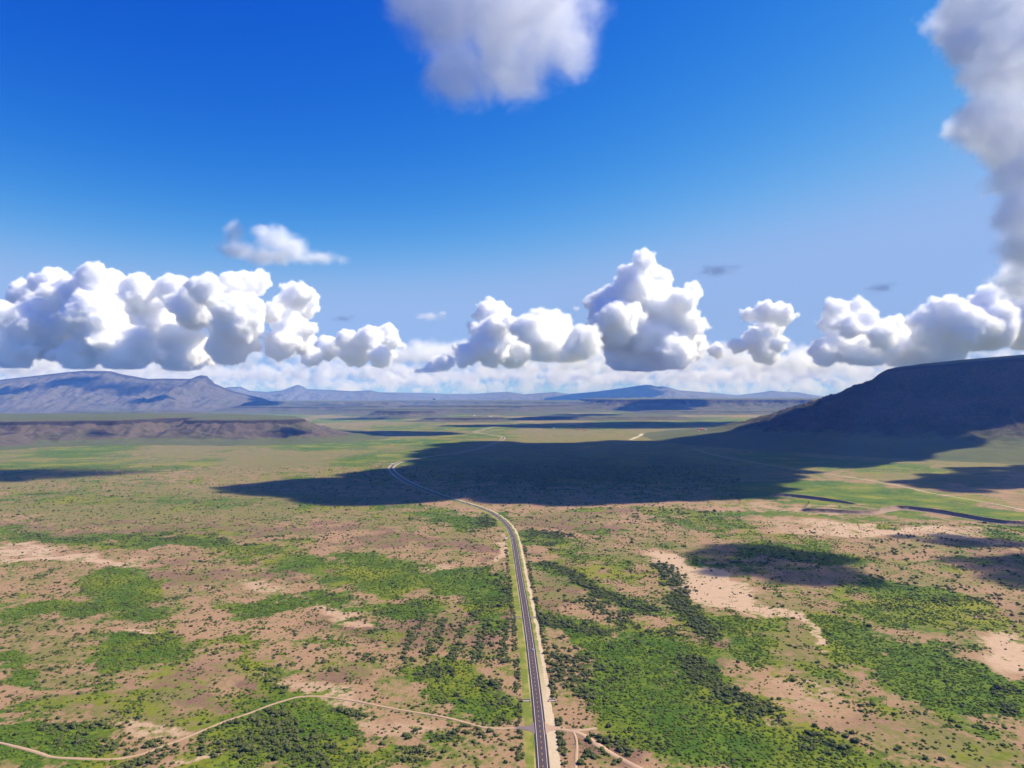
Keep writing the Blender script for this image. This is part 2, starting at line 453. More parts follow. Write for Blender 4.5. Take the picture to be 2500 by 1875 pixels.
# ------------------------------------------------------------------ ground
def ground_material(name):
    m, N, b = material(name, None, .95, .1)
    pos = N.n('ShaderNodeNewGeometry').outputs['Position']
    n_big = N.noise(pos, 220, 5, .6)
    n_mid = N.noise(pos, 46, 6, .62, .6)
    n_fine = N.noise(pos, 9, 5, .65, .4)
    n_tiny = N.noise(pos, 2.6, 3, .6)
    g, o, br, k = (N.attr(a) for a in ('green', 'olive', 'bare', 'brush'))
    tan = N.mix(N.math('ADD', N.math('MULTIPLY', n_fine, .6), N.math('MULTIPLY', n_mid, .4)), (.125, .070, .034), (.50, .305, .165))
    pale = N.mix(n_mid, (.39, .255, .15), (.48, .335, .21))
    pink = N.mix(n_fine, (.115, .062, .040), (.27, .148, .095))
    soil = N.mix(N.remap(N.math('ADD', br, N.math('MULTIPLY_ADD', n_mid, 1.2, -.6)), .1, .8), tan, pale)
    soil = N.mix(N.remap(N.math('ADD', br, N.math('MULTIPLY_ADD', n_big, -2.0, 1.0)), -.02, -.55), soil, pink)
    olive = N.mix(n_mid, (0.1052, 0.09419, 0.02469), (0.2189, 0.1884, 0.05643))
    pst = N.vmath('MULTIPLY', pos, (.45, 1.0, 1.0))
    n_huge = N.math('MULTIPLY_ADD', N.noise(pst, 700, 5, .62), 2.4, -1.2)
    ydist = N.n('ShaderNodeSeparateXYZ'); N.put(ydist.inputs[0], pos)
    n_huge = N.math('MULTIPLY', n_huge, N.remap(ydist.outputs[1], 1800, 6000))
    mo = N.math('ADD', N.math('MULTIPLY_ADD', n_huge, -.5, N.math('MULTIPLY', o, .75)), N.math('ADD', N.math('MULTIPLY_ADD', n_mid, 2.2, -1.1), N.math('MULTIPLY_ADD', n_fine, 2.0, -1.0)))
    col = N.mix(N.remap(mo, .15, .65), soil, olive)
    green = N.mix(N.remap(n_mid, .35, .65), (0.04777, 0.1047, 0.005687), (0.1365, 0.1764, 0.01137))
    green = N.mix(N.remap(n_fine, .35, .7), green, (0.03981, 0.07508, 0.0091))
    green = N.mix(N.remap(n_big, .46, .64), green, (0.1764, 0.1764, 0.01365))
    mg = N.math('ADD', N.math('ADD', g, n_huge), N.math('ADD', N.math('MULTIPLY_ADD', n_mid, 2.6, -1.3), N.math('MULTIPLY_ADD', n_fine, 1.9, -.95)))
    col = N.mix(N.remap(mg, .28, .80), col, green)
    mk = N.math('ADD', N.math('MULTIPLY', k, .6), N.math('ADD', N.math('MULTIPLY_ADD', n_fine, 2.2, -1.1), N.math('MULTIPLY_ADD', n_tiny, 1.2, -.6)))
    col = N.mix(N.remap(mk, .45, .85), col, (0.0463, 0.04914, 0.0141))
    N.put(b.inputs['Base Color'], col)
    bump = N.n('ShaderNodeBump')
    bump.inputs['Strength'].default_value = .8
    bump.inputs['Distance'].default_value = 1.6
    N.put(bump.inputs['Height'], N.math('ADD', n_fine, N.math('MULTIPLY', n_tiny, .4)))
    N.put(b.inputs['Normal'], bump.outputs[0])
    return m


M_GROUND = ground_material('desert_ground')
rows = [-3000., -1500., -500., 0., 250.]
rows += [H * F / dy for dy in np.arange(1060, 9.2, -2.2)]
Yr = np.array(rows)
S = np.linspace(-1, 1, 560)
half = .92 * np.maximum(Yr, 1500.)
GX = S[None, :] * half[:, None] * 1.0
GX = np.sign(S)[None, :] * np.abs(S)[None, :] ** 1.0 * half[:, None]
GY = np.repeat(Yr[:, None], len(S), 1)
GH = ground_h(GX, GY)
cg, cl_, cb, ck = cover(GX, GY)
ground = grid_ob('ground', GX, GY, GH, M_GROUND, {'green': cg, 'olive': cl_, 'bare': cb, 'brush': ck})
tag(ground, 'broad desert plain of tan soil patched with green scrub', kind='structure')


# ------------------------------------------------------------------ mesas and mountains
def rock_material(name, rim, talus, scrub, cliff_slope=(.55, .75), scrub_amt=.5):
    m, N, b = material(name, None, .95, .1)
    geo = N.n('ShaderNodeNewGeometry')
    pos = geo.outputs['Position']
    sp = N.n('ShaderNodeSeparateXYZ'); N.put(sp.inputs[0], geo.outputs['Normal'])
    n1 = N.noise(pos, 320, 6, .6); n2 = N.noise(pos, 60, 6, .65); n3 = N.noise(pos, 14, 4, .6)
    col = N.mix(n2, [c * .75 for c in talus], [c * 1.25 for c in talus])
    f = N.math('ADD', N.math('MULTIPLY_ADD', n1, 1.4, -.7), N.math('MULTIPLY_ADD', n3, 1.8, -.9))
    col = N.mix(N.remap(N.math('ADD', f, scrub_amt), .3, .75), col, N.mix(n2, [c * .7 for c in scrub], [c * 1.3 for c in scrub]))
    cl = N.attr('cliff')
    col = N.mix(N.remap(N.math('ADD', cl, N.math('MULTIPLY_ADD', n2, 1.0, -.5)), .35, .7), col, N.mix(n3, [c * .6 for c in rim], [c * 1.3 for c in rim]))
    gr = N.attr('grassy')
    col = N.mix(N.remap(N.math('ADD', gr, N.math('MULTIPLY_ADD', n2, 1.2, -.6)), .3, .75), col, N.mix(n1, (0.05, 0.07, 0.0175), (0.1313, 0.125, 0.045)))
    N.put(b.inputs['Base Color'], col)
    bump = N.n('ShaderNodeBump'); bump.inputs['Strength'].default_value = .7; bump.inputs['Distance'].default_value = 8
    N.put(bump.inputs['Height'], N.math('ADD', n2, N.math('MULTIPLY', n3, .3)))
    N.put(b.inputs['Normal'], bump.outputs[0])
    return m


M_MESA = rock_material('mesa_rock', (0.045, 0.0315, 0.0252), (0.0855, 0.0612, 0.0414), (0.0324, 0.0378, 0.0126))
M_MESA_FAR = rock_material('far_mesa_rock', (0.05063, 0.0405, 0.03375), (0.1181, 0.09563, 0.06187), (0.05063, 0.06187, 0.0225))
M_PLATEAU = rock_material('plateau_rock', (0.0375, 0.02875, 0.0225), (0.0975, 0.0725, 0.05), (0.06, 0.065, 0.025), scrub_amt=.30)
M_MOUNT = rock_material('mountain_rock', (0.05625, 0.0525, 0.0525), (0.115, 0.1025, 0.09375), (0.06875, 0.075, 0.0525), scrub_amt=.4)


def mesa(name, poly, top, profile, box, n, mat, label, gully=60, cliff_at=(0, 60), seed=0, rib=.08):
    x0, x1, y0, y1 = box
    X, Y = np.meshgrid(np.linspace(x0, x1, n[0]), np.linspace(y0, y1, n[1]))
    wx = X + gully * 1.2 * fbm(X, Y, 420, 5, 100 + seed); wy = Y + gully * 1.2 * fbm(X, Y, 420, 5, 120 + seed)
    d = poly_dist(wx, wy, poly)
    d = d + gully * .55 * ridged(X, Y, 190, 4, 140 + seed) * sstep(0, 200, d) - gully * .3
    T = top if not callable(top) else top(X, Y)
    pd, ph = zip(*profile)
    f = np.interp(d, pd, ph)
    h = T * f + fbm(X, Y, 120, 4, 160 + seed) * (3 + 9 * sstep(.02, .4, f) * sstep(1.0, .9, f)) * sstep(.0, .06, f)
    h = h + rib * T * (ridged(wx, wy, 150, 3, 180 + seed) - .2) * sstep(.03, .3, f) * sstep(.97, .7, f)
    h = h - 6 * (1 - sstep(.0, .03, f))
    cliff = sstep(cliff_at[0] - 25, cliff_at[0], d) * (1 - sstep(cliff_at[1], cliff_at[1] * 1.6 + 10, d))
    grassy = np.maximum(1 - sstep(.03, .30, f), sstep(-15, -70, d))
    o = grid_ob(name, X, Y, h, mat, {'cliff': cliff, 'grassy': grassy})
    return tag(o, label, kind='structure')


# the big mesa on the right
big_top = lambda X, Y: 522 + 66 * np.clip((X - 2800) / 800, 0, 2.5)
mesa('mesa', [(2790, 5050), (3300, 4620), (4200, 3900), (9000, 3400), (9000, 10500), (7000, 10500), (4600, 7200)], big_top,
     [(-200, 1.02), (-40, 1.0), (0, .985), (40, .945), (100, .85), (345, .60), (585, .45), (855, .265), (1300, .085), (1650, .015), (1900, .0), (3000, -.02)],
     (700, 7200, 2300, 9200), (520, 560), M_MESA, 'huge flat topped mesa in cloud shadow at the right', gully=34, cliff_at=(0, 18), seed=1)
# the low plateau on the left
mesa('mesa', [(-1560, 5100), (-1900, 4960), (-2330, 5020), (-2520, 5450), (-2660, 5480), (-2860, 4900), (-3300, 4700), (-4600, 4500), (-9000, 4200), (-9000, 6700), (-2900, 6700), (-1900, 5900)], 142,
     [(-300, 1.04), (-40, 1.0), (0, .95), (16, .80), (70, .62), (190, .34), (340, .15), (560, .03), (700, 0), (2000, -.04)],
     (-7200, -800, 3600, 9000), (700, 560), M_PLATEAU, 'long low eroded plateau with a dark rock rim at the left', gully=95, cliff_at=(-5, 16), seed=2, rib=.16)
mesa('hill', [(-3480, 4380), (-3300, 4300), (-3330, 4460)], 74, [(0, 1), (40, .9), (160, .4), (300, .1), (420, 0), (900, -.05)],
     (-4200, -2600, 3700, 5100), (170, 150), M_PLATEAU, 'eroded reddish knoll in front of the left plateau', gully=80, cliff_at=(0, 20), seed=3)
# small buttes in the middle distance
mesa('hill', [(-1950, 9900), (-1450, 9700), (-1150, 10000), (-1400, 10600)], 95, [(0, 1), (25, .75), (110, .35), (260, .05), (320, 0), (900, -.05)],
     (-2800, -500, 9000, 11400), (220, 160), M_MESA_FAR, 'small dark edged butte beyond the left plateau', gully=50, cliff_at=(0, 40), seed=4)
mesa('hill', [(-1050, 8350), (-450, 8250), (-120, 8400), (-500, 8900)], 46, [(0, 1), (20, .7), (90, .3), (220, 0), (900, -.05)],
     (-1700, 500, 7700, 9600), (200, 140), M_MESA_FAR, 'low dark scarp just behind the far road bends', gully=40, cliff_at=(0, 40), seed=5)
mesa('mesa', [(2200, 14400), (3600, 14000), (5200, 14300), (6800, 13600), (12000, 14200), (12000, 21000), (4000, 21000), (1800, 17500)], 235,
     [(-300, 1.02), (0, .98), (60, .75), (300, .4), (800, .12), (1600, 0), (4000, -.02)],
     (-500, 11000, 11500, 20500), (480, 300), M_MESA_FAR, 'long hazy tableland with scalloped cliffs left of the big mesa', gully=170, cliff_at=(0, 90), seed=6)
mesa('hill', [(-2100, 13500), (200, 13300), (1200, 14300), (-600, 15400)], 120, [(0, 1), (100, .7), (500, .3), (1200, 0), (3000, -.05)],
     (-5200, 3800, 11000, 18000), (260, 200), M_MESA_FAR, 'rolling blue green hills in the far middle distance', gully=160, cliff_at=(0, 60), seed=7)
mesa('hill', [(-5200, 13000), (-3600, 12600), (-2600, 13400), (-4200, 15000)], 110, [(0, 1), (90, .65), (400, .3), (1000, 0), (3000, -.05)],
     (-8200, -600, 10500, 17500), (260, 200), M_MESA_FAR, 'low flat hill below the far blue mountain', gully=140, cliff_at=(0, 60), seed=8)

for q, (px, Yh, w, dpt, hh, lb) in enumerate([(300, 11500, 900, 350, 60, 'low dark ridge behind the left plateau'), (1000, 12200, 1500, 420, 95, 'low blue green rise in the middle of the far plain, the left one'), (1450, 17500, 2600, 700, 190, 'long blue rise under the rounded peak'),
        (1150, 19500, 2600, 600, 180, 'long blue rise in the middle of the far plain'), (760, 17000, 2200, 700, 180, 'low blue hill under the sharp pointed peak'), (1500, 9300, 900, 300, 34, 'gentle green swell beyond the ranch houses'), (1750, 11800, 1100, 300, 60, 'dark green rise beyond the red roofed ranch')]):
    cx = (px - 1250) / F * Yh
    pl = [(cx + w * math.cos(a) * (1 + .25 * math.sin(3 * a + q)), Yh + dpt * math.sin(a) * (1 + .2 * math.cos(2 * a + q))) for a in np.linspace(0, 2 * math.pi, 15)[:-1]]
    mesa('hill', pl, hh, [(-dpt * .5, 1.0), (0, .8), (dpt * .35, .4), (dpt, .1), (dpt * 1.6, 0), (9000, -.05)], (cx - w * 1.9, cx + w * 1.9, Yh - dpt * 3.6, Yh + dpt * 3.6), (170, 110), M_MESA_FAR, lb, gully=dpt * .3, cliff_at=(0, 20), seed=30 + q)


def mountain(name, ridge, Y, front, back, label, seed, n=(420, 130), mat=None, rough=1.0):
    """ridge line given by photo pixels at depth Y, with spurs running down its front"""
    px, py = np.array(ridge, float).T
    u = np.linspace(px[0], px[-1], n[0])
    top = np.interp(u, px, py)
    X0 = (u - 1250) / F * Y
    hr = np.array([at(a, b, Y)[2] for a, b in zip(u, top)])
    t = np.concatenate([-np.linspace(1, 0, n[1]) ** 1.15, np.linspace(0, 1, n[1] // 3)[1:]])
    T = np.repeat(t[:, None], n[0], 1)
    Yg = Y + np.where(T < 0, T * front, T * back) + 0 * T
    Xg = np.repeat(X0[None, :], len(t), 0) * (1 + 0 * T)
    HR = np.repeat(hr[None, :], len(t), 0)
    prof = np.where(T < 0, (1 + T) ** 1.7, (1 - T) ** 1.4)
    spur = ridged(Xg, Yg * .45, front * .22, 5, seed) * np.sin(np.clip(1 + T, 0, 1) * math.pi)
    h = HR * prof + rough * HR * .20 * spur + rough * fbm(Xg, Yg, front * .06, 4, seed + 3) * HR * .05 * sstep(0, .2, prof) * sstep(0, .04, np.abs(T))
    h = h - 40 * (1 - sstep(0, .06, prof))
    cliff = sstep(.86, .97, prof) * .9 + .3 * fbm(Xg, Yg, 500, 3, seed + 9)
    o = grid_ob(name, Xg, Yg, h, mat or M_MOUNT, {'cliff': cliff})
    return tag(o, label, kind='structure')


mountain('mountain', [(-420, 968), (-300, 950), (-150, 938), (0, 927), (80, 918), (158, 909), (203, 905), (271, 906), (294, 913), (362, 925), (400, 924), (466, 925), (479, 919), (490, 916), (506, 918), (515, 933), (542, 944), (570, 955), (640, 972)],
         15000, 3000, 2500, 'long blue mountain with a square knob at its right end', 201, n=(520, 170))
mountain('mountain', [(480, 974), (530, 956), (556, 945), (588, 944), (610, 954), (650, 957), (690, 953), (705, 947), (716, 943), (728, 939), (738, 943), (750, 950), (805, 952), (859, 955), (904, 953), (927, 958), (1000, 966), (1060, 972)],
         29000, 3500, 2500, 'blue ridge with one sharp pointed peak', 221)
mountain('mountain', [(780, 970), (881, 955), (920, 958), (1026, 959), (1094, 962), (1150, 962), (1207, 958), (1243, 957), (1279, 963), (1356, 957), (1388, 962), (1455, 956), (1500, 966), (1560, 974)],
         33000, 3500, 2500, 'low faint blue ridge along the middle of the horizon', 241)
mountain('mountain', [(1330, 972), (1388, 963), (1455, 956), (1523, 947), (1550, 943), (1577, 939), (1590, 940), (1605, 944), (1618, 943), (1632, 946), (1659, 953), (1727, 958), (1800, 965), (1860, 973)],
         30000, 4500, 2500, 'faint blue mountain with a rounded peak right of centre', 261)
mountain('mountain', [(1720, 975), (1800, 965), (1850, 959), (1885, 954), (1915, 957), (1950, 958), (1978, 963), (2011, 968), (2100, 966), (2300, 960), (2600, 955), (2900, 958), (3100, 972)],
         33000, 4000, 2500, 'pale blue mountain just left of the big mesa', 281)

# ------------------------------------------------------------------ air
def box_mesh(name, x0, x1, y0, y1, z0, z1, mat, parent=None):
    v = [(x, y, z) for z in (z0, z1) for y in (y0, y1) for x in (x0, x1)]
    f = [(0, 2, 3, 1), (4, 5, 7, 6), (0, 1, 5, 4), (2, 6, 7, 3), (0, 4, 6, 2), (1, 3, 7, 5)]
    return mesh_ob(name, v, f, mat, parent)


M_HAZE = bpy.data.materials.new('haze_air')
M_HAZE.use_nodes = True
hn = M_HAZE.node_tree
hn.nodes.remove(hn.nodes['Principled BSDF'])
pv = hn.nodes.new('ShaderNodeVolumePrincipled')
pv.inputs['Color'].default_value = (.12, .32, 1.0, 1)
pv.inputs['Absorption Color'].default_value = (1, 1, 1, 1)      # scatters only, blue most: near shade turns blue, far things pale
pv.inputs['Density'].default_value = 3.2e-5
pv.inputs['Anisotropy'].default_value = 0.0
hn.links.new(pv.outputs[0], hn.nodes['Material Output'].inputs['Volume'])
haze = box_mesh('haze', -57000, 57000, -3500, 59500, -120, 905, M_HAZE)
tag(haze, 'pale blue desert haze over the whole plain', kind='stuff')

# ------------------------------------------------------------------ cut bank of the dry wash
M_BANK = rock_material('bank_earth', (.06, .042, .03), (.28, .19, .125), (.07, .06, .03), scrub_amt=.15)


def bank(name, pts, height, ramp, label, ends=(60, 60)):
    """a cut bank: a steep gullied face along pts and a terrace that ramps back down behind it"""
    L = smooth_line(PX(pts), 5.0)
    tg = np.gradient(L, axis=0); tg /= np.linalg.norm(tg, axis=1)[:, None]
    nr = np.stack([-tg[:, 1], tg[:, 0]], 1)             # to the left of the way = away from the camera when walking to the right
    s = np.concatenate([[0], np.cumsum(np.linalg.norm(np.diff(L, axis=0), axis=1))])
    e = sstep(0, ends[0], s) * sstep(0, ends[1], s[-1] - s)
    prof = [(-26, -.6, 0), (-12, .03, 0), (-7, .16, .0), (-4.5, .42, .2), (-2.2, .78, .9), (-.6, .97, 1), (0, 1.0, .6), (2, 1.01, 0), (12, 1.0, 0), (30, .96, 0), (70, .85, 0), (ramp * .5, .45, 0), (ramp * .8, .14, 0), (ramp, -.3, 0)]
    X, Y, Z, A = [], [], [], []
    g = 2.4 * fbm(s, s * 0, 16, 4, 300) + 5 * fbm(s, s * 0, 60, 3, 301)
    for d, f, c in prof:
        off = d + g * (1.0 if d < 3 else max(0, 1 - d / 40)) * (1 if d > -5 else .45)
        X.append(L[:, 0] + nr[:, 0] * off); Y.append(L[:, 1] + nr[:, 1] * off)
        Z.append(np.where(f > 0, height * e * f, height * f * .25 - .3) + (0.25 * fbm(X[-1], Y[-1], 20, 3, 303) if f > .02 else 0) - .25 * (1 - e))
        A.append(np.full(len(s), c))
    X, Y, Z, A = (np.array(q) for q in (X, Y, Z, A))
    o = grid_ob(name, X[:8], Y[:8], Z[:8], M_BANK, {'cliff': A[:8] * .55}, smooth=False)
    tag(o, label, kind='structure')
    g_, o_, b_, k_ = cover(X[7:], Y[7:])
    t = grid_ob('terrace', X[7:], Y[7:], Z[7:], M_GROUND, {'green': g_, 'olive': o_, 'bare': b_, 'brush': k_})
    tag(t, 'green terrace above the ' + label, kind='structure')


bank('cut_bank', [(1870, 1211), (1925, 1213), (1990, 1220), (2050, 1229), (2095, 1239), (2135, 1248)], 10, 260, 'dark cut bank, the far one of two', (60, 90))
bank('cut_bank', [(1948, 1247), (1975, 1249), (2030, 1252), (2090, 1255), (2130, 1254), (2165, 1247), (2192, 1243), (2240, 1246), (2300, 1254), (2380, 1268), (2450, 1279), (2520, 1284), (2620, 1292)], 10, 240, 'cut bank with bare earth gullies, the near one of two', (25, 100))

# ------------------------------------------------------------------ highway
M_ASPHALT, N_, b_ = material('asphalt', None, .85, .25)
pos_ = N_.n('ShaderNodeTexCoord').outputs['UV']
sepu = N_.n('ShaderNodeSeparateXYZ'); N_.put(sepu.inputs[0], pos_)
wpos = N_.n('ShaderNodeNewGeometry').outputs['Position']
lane = N_.noise(wpos, 3.0, 5, .6); long_ = N_.noise(wpos, 60, 4, .6)
uu = N_.math('ABSOLUTE', N_.math('SUBTRACT', N_.math('ABSOLUTE', sepu.outputs[0]), 1.9))
track_ = N_.remap(N_.math('ABSOLUTE', N_.math('SUBTRACT', uu, .85)), .0, .45, 1, 0)
col_ = N_.mix(N_.math('ADD', N_.math('MULTIPLY', lane, .5), N_.math('MULTIPLY', long_, .5)), (0.05115, 0.03344, 0.03663), (0.09031, 0.05896, 0.06171))
col_ = N_.mix(N_.math('MULTIPLY', track_, .35), col_, (0.05115, 0.03245, 0.03663))
col_ = N_.mix(N_.remap(N_.math('ABSOLUTE', sepu.outputs[0]), 3.75, 4.1), col_, (0.0374, 0.02057, 0.0209))
N_.put(b_.inputs['Base Color'], col_)


def ribbon(name, line, lat, z, mat, parent=None, uv=False, wob=None, hfun=None, kind='structure', label=None):
    """a sheet along a line; lat: sideways offsets (left negative) in metres"""
    L = np.asarray(line)
    tg = np.gradient(L, axis=0); tg /= np.linalg.norm(tg, axis=1)[:, None]
    nr = np.stack([tg[:, 1], -tg[:, 0]], 1)
    s = np.concatenate([[0], np.cumsum(np.linalg.norm(np.diff(L, axis=0), axis=1))])
    X, Y, Z = [], [], []
    for i, d in enumerate(lat):
        dd = d + (wob[i] * fbm(s, s * 0 + d * 3.7, 26, 4, 400 + i) * 2 if wob else 0)
        X.append(L[:, 0] + nr[:, 0] * dd); Y.append(L[:, 1] + nr[:, 1] * dd)
        Z.append((z[i] if isinstance(z, (list, tuple)) else z) + (hfun(X[-1], Y[-1]) if hfun else 0 * s))
    X, Y, Z = (np.array(q) for q in (X, Y, Z))
    o = grid_ob(name, X, Y, Z, mat)
    if uv:
        me = o.data
        lay = me.uv_layers.new(name='UVMap')
        U = np.repeat(np.array(lat, float)[:, None], len(L), 1).ravel(); V = np.repeat(s[None, :], len(lat), 0).ravel()
        vi = np.empty(len(me.loops), np.int32); me.loops.foreach_get('vertex_index', vi)
        lay.data.foreach_set('uv', np.stack([U[vi], V[vi]], 1).astype(np.float32).ravel())
    if parent: o.parent = parent
    else: tag(o, label, kind=kind)
    return o


RH = lambda X, Y: 0 * X + .18
# grass and gravel strips beside the road
def verge_material():
    m, N, b = material('verge', None, .95, .1)
    uvs = N.n('ShaderNodeSeparateXYZ'); N.put(uvs.inputs[0], N.n('ShaderNodeTexCoord').outputs['UV'])
    x, s = uvs.outputs[0], uvs.outputs[1]
    pos = N.n('ShaderNodeNewGeometry').outputs['Position']
    n1 = N.noise(pos, 26, 5, .6); n2 = N.noise(pos, 5, 5, .65); n3 = N.noise(pos, 120, 4, .6)
    grass = N.mix(n2, (0.09158, 0.1255, 0.01395), (0.1997, 0.2106, 0.03139))
    grass = N.mix(N.remap(n2, .55, .72), grass, (0.05625, 0.09375, 0.01))
    grass = N.mix(N.remap(n1, .42, .62), grass, (0.2497, 0.2188, 0.04882))
    gravel = N.mix(n2, (0.383, 0.2835, 0.1744), (0.5495, 0.4292, 0.279))
    wx = N.math('ADD', x, N.math('ADD', N.math('MULTIPLY_ADD', n1, 7, -3.5), N.math('MULTIPLY_ADD', n2, 3, -1.5)))
    right = N.remap(wx, 9.6, 11.0)                                     # pale gravel outside the right-hand grass
    near = N.remap(s, 150, 420)                                        # no grass on the right at the near end
    rg = N.math('MAXIMUM', right, N.math('MULTIPLY', N.remap(x, 5.0, 6.5), N.math('SUBTRACT', 1.0, near)))
    col = N.mix(rg, grass, gravel)
    far = N.remap(s, 1500, 2600)
    col = N.mix(N.math('MULTIPLY', far, N.remap(n1, .2, .5)), col, N.mix(n2, (0.2998, 0.2511, 0.1325), (0.4579, 0.3807, 0.2233)))
    lp = N.remap(N.math('ABSOLUTE', N.math('ADD', x, 6.6)), .5, 1.1, 1, 0)
    col = N.mix(N.math('MULTIPLY', lp, N.remap(n3, .45, .55)), col, (0.3496, 0.2916, 0.1116))
    N.put(b.inputs['Base Color'], col)
    bump = N.n('ShaderNodeBump'); bump.inputs['Strength'].default_value = .7; bump.inputs['Distance'].default_value = .8
    N.put(bump.inputs['Height'], n2); N.put(b.inputs['Normal'], bump.outputs[0])
    return m


M_VERGE = verge_material()
verge = ribbon('road_verge', ROAD, [-17.5, -14, -9, -5.2, 0, 5.2, 9, 13, 17.5], [-.15, .10, .12, .2, .22, .2, .12, .10, -.15], M_VERGE, uv=True, wob=[3, 1.4, 0, 0, 0, 0, 0, 1.4, 2.6], label='mown grass and pale gravel strips on both sides of the highway')
highway = ribbon('highway', ROAD, [-6.0, -5.2, -3.9, -1.9, 0, 1.9, 3.9, 5.2, 5.8], [.2, .3, .33, .37, .4, .37, .33, .3, .2], M_ASPHALT, uv=True, label='two lane asphalt highway running up the middle of the plain')
M_WHITE = speckled('white_road_paint', (.80, .77, .72), .8, .12)
M_YELLOW = speckled('yellow_road_paint', (.75, .48, .10), .8, .15)
ROAD_N = ROAD[: np.argmax(ROAD[:, 1] > 3300)]
for sgn in (-1, 1):
    ribbon('edge_line', ROAD_N, [sgn * 3.80 - .13, sgn * 3.80 + .13], .345, M_WHITE, parent=highway)
RS = np.concatenate([[0], np.cumsum(np.linalg.norm(np.diff(ROAD, axis=0), axis=1))])


def road_at(s, lat=0.0):
    x, y = np.interp(s, RS, ROAD[:, 0]), np.interp(s, RS, ROAD[:, 1])
    x2, y2 = np.interp(s + 2, RS, ROAD[:, 0]), np.interp(s + 2, RS, ROAD[:, 1])
    t = np.array([x2 - x, y2 - y]); t /= np.linalg.norm(t)
    return np.array([x, y]) + lat * np.array([t[1], -t[0]]), math.atan2(t[1], t[0]) - math.pi / 2


dv, df = [], []
for i, s in enumerate(np.arange(5, 1150, 10.2)):
    a, r = road_at(s); b2, _ = road_at(s + 3.4)
    nx, ny = math.cos(r) * .12, math.sin(r) * .12
    k0 = len(dv)
    dv += [(a[0] - nx, a[1] - ny, .415), (a[0] + nx, a[1] + ny, .415), (b2[0] + nx, b2[1] + ny, .415), (b2[0] - nx, b2[1] - ny, .415)]
    df.append((k0, k0 + 1, k0 + 2, k0 + 3))
dash = mesh_ob('centre_line', dv, df, M_YELLOW, highway)
dash['kind'] = 'stuff'

# dirt roads
M_DIRT, N_, b_ = material('dirt_road', None, .95, .1)
wp_ = N_.n('ShaderNodeNewGeometry').outputs['Position']
a1, a2 = N_.noise(wp_, 18, 5, .6), N_.noise(wp_, 2.5, 4, .65)
N_.put(b_.inputs['Base Color'], N_.mix(N_.math('ADD', N_.math('MULTIPLY', a1, .6), N_.math('MULTIPLY', a2, .4)), (0.283, 0.1721, 0.102), (0.4875, 0.3366, 0.2176)))
M_DIRT_PALE = speckled('pale_dirt_road', (0.4324, 0.3595, 0.2244), 8, .25)
M_DIRT_OLIVE = speckled('olive_dirt_road', (0.283, 0.2295, 0.1088), 8, .25)
GHF = lambda X, Y: ground_h(X, Y)
for key, w, label, mt in [('left', 1.5, 'pale dirt track looping left from the highway junction', M_DIRT), ('right', 2.4, 'dirt track leading right from the highway junction', M_DIRT),
                      ('spur', 1.3, 'short dirt spur running down to the bottom edge right of the highway', M_DIRT), ('gate', 2.4, 'short pale dirt fork towards the big green patch', M_DIRT),
                      ('valley', 3.0, 'thin pale road crossing the green meadow below the mesa', M_DIRT_PALE),
                      ('bend', 14.0, 'short bright bend of a far road beyond the big cloud shadow', M_DIRT_PALE)]:
    ribbon('dirt_track', TRACKS[key], [-w * 1.25, -w, 0, w, w * 1.25], [-.4, .22, .26, .22, -.4], mt, wob=[.5 * w, .22 * w, 0, .22 * w, .5 * w], hfun=GHF, label=label)
# paved aprons at the junction
for sgn, label, mt in ((-1, 'dark gravel apron left of the highway at the dirt road junction', M_ASPHALT), (1, 'pale gravel apron right of the highway at the dirt road junction', M_DIRT)):
    c, r = road_at(np.interp(gnd(1318, 1778)[1], ROAD[:, 1], RS))
    prof = [(5.0, 13), (7, 9), (10, 5.5), (15, 3.6), (24, 3.2)]
    vs, fs = [], []
    for d, h_ in prof:
        for q in (-1, 1):
            vs.append((c[0] + sgn * d, c[1] + q * h_ - .0, .30 if d < 24 else .24))
    for i in range(len(prof) - 1):
        fs.append((2 * i, 2 * i + 1, 2 * i + 3, 2 * i + 2))
    o = mesh_ob('road_apron', vs, fs, mt if sgn > 0 else speckled('apron_gravel', (.17, .12, .105), 2.5, .25))
    tag(o, label, kind='structure')

# ------------------------------------------------------------------ culverts, pole line
M_CONC = speckled('pale_concrete', (.34, .275, .205), 1.5, .25)


def culvert(px0, px1, py, label, deep=3.2):
    a, b2 = gnd(px0, py), gnd(px1, py)
    c = (a + b2) / 2; w = (b2 - a)[0]
    r = empty('culvert', (c[0], c[1], 0))
    tag(r, label, 'culvert', 'culverts beside the highway')
    s = box_mesh('slab', -w / 2, w / 2, -deep / 2, deep / 2, -.4, .55, M_CONC, r)
    h = box_mesh('headwall', -w / 2 - .3, w / 2 + .3, deep / 2, deep / 2 + .45, -.4, 1.5, M_CONC, r)
    for q in (-1, 1):
        box_mesh('wing_wall', q * w / 2 - .2 * (1 - q) - .1, q * w / 2 + .2 * (1 + q) + .1, -deep / 2 - 1.2, deep / 2 - .01, -.4, 1.0, M_CONC, r)


culvert(1273, 1294, 1712, 'concrete culvert slab left of the highway, just above the dirt road junction')
culvert(1340, 1356, 1711, 'concrete culvert slab right of the highway, just above the dirt road junction')
culvert(1251, 1270, 1509, 'concrete culvert slab in the grass left of the highway, beyond the blue grey car')
culvert(1297, 1312, 1509, 'concrete culvert slab right of the highway, beyond the blue grey car', 3)
culvert(1233, 1239, 1314, 'upright looking white culvert slab left of the highway beside the white pickup', 26)

M_WOOD = speckled('weathered_wood', (.10, .07, .05), .6, .3)
M_INS = speckled('insulator_ceramic', (.35, .35, .38), .2, .1, .3, .5)


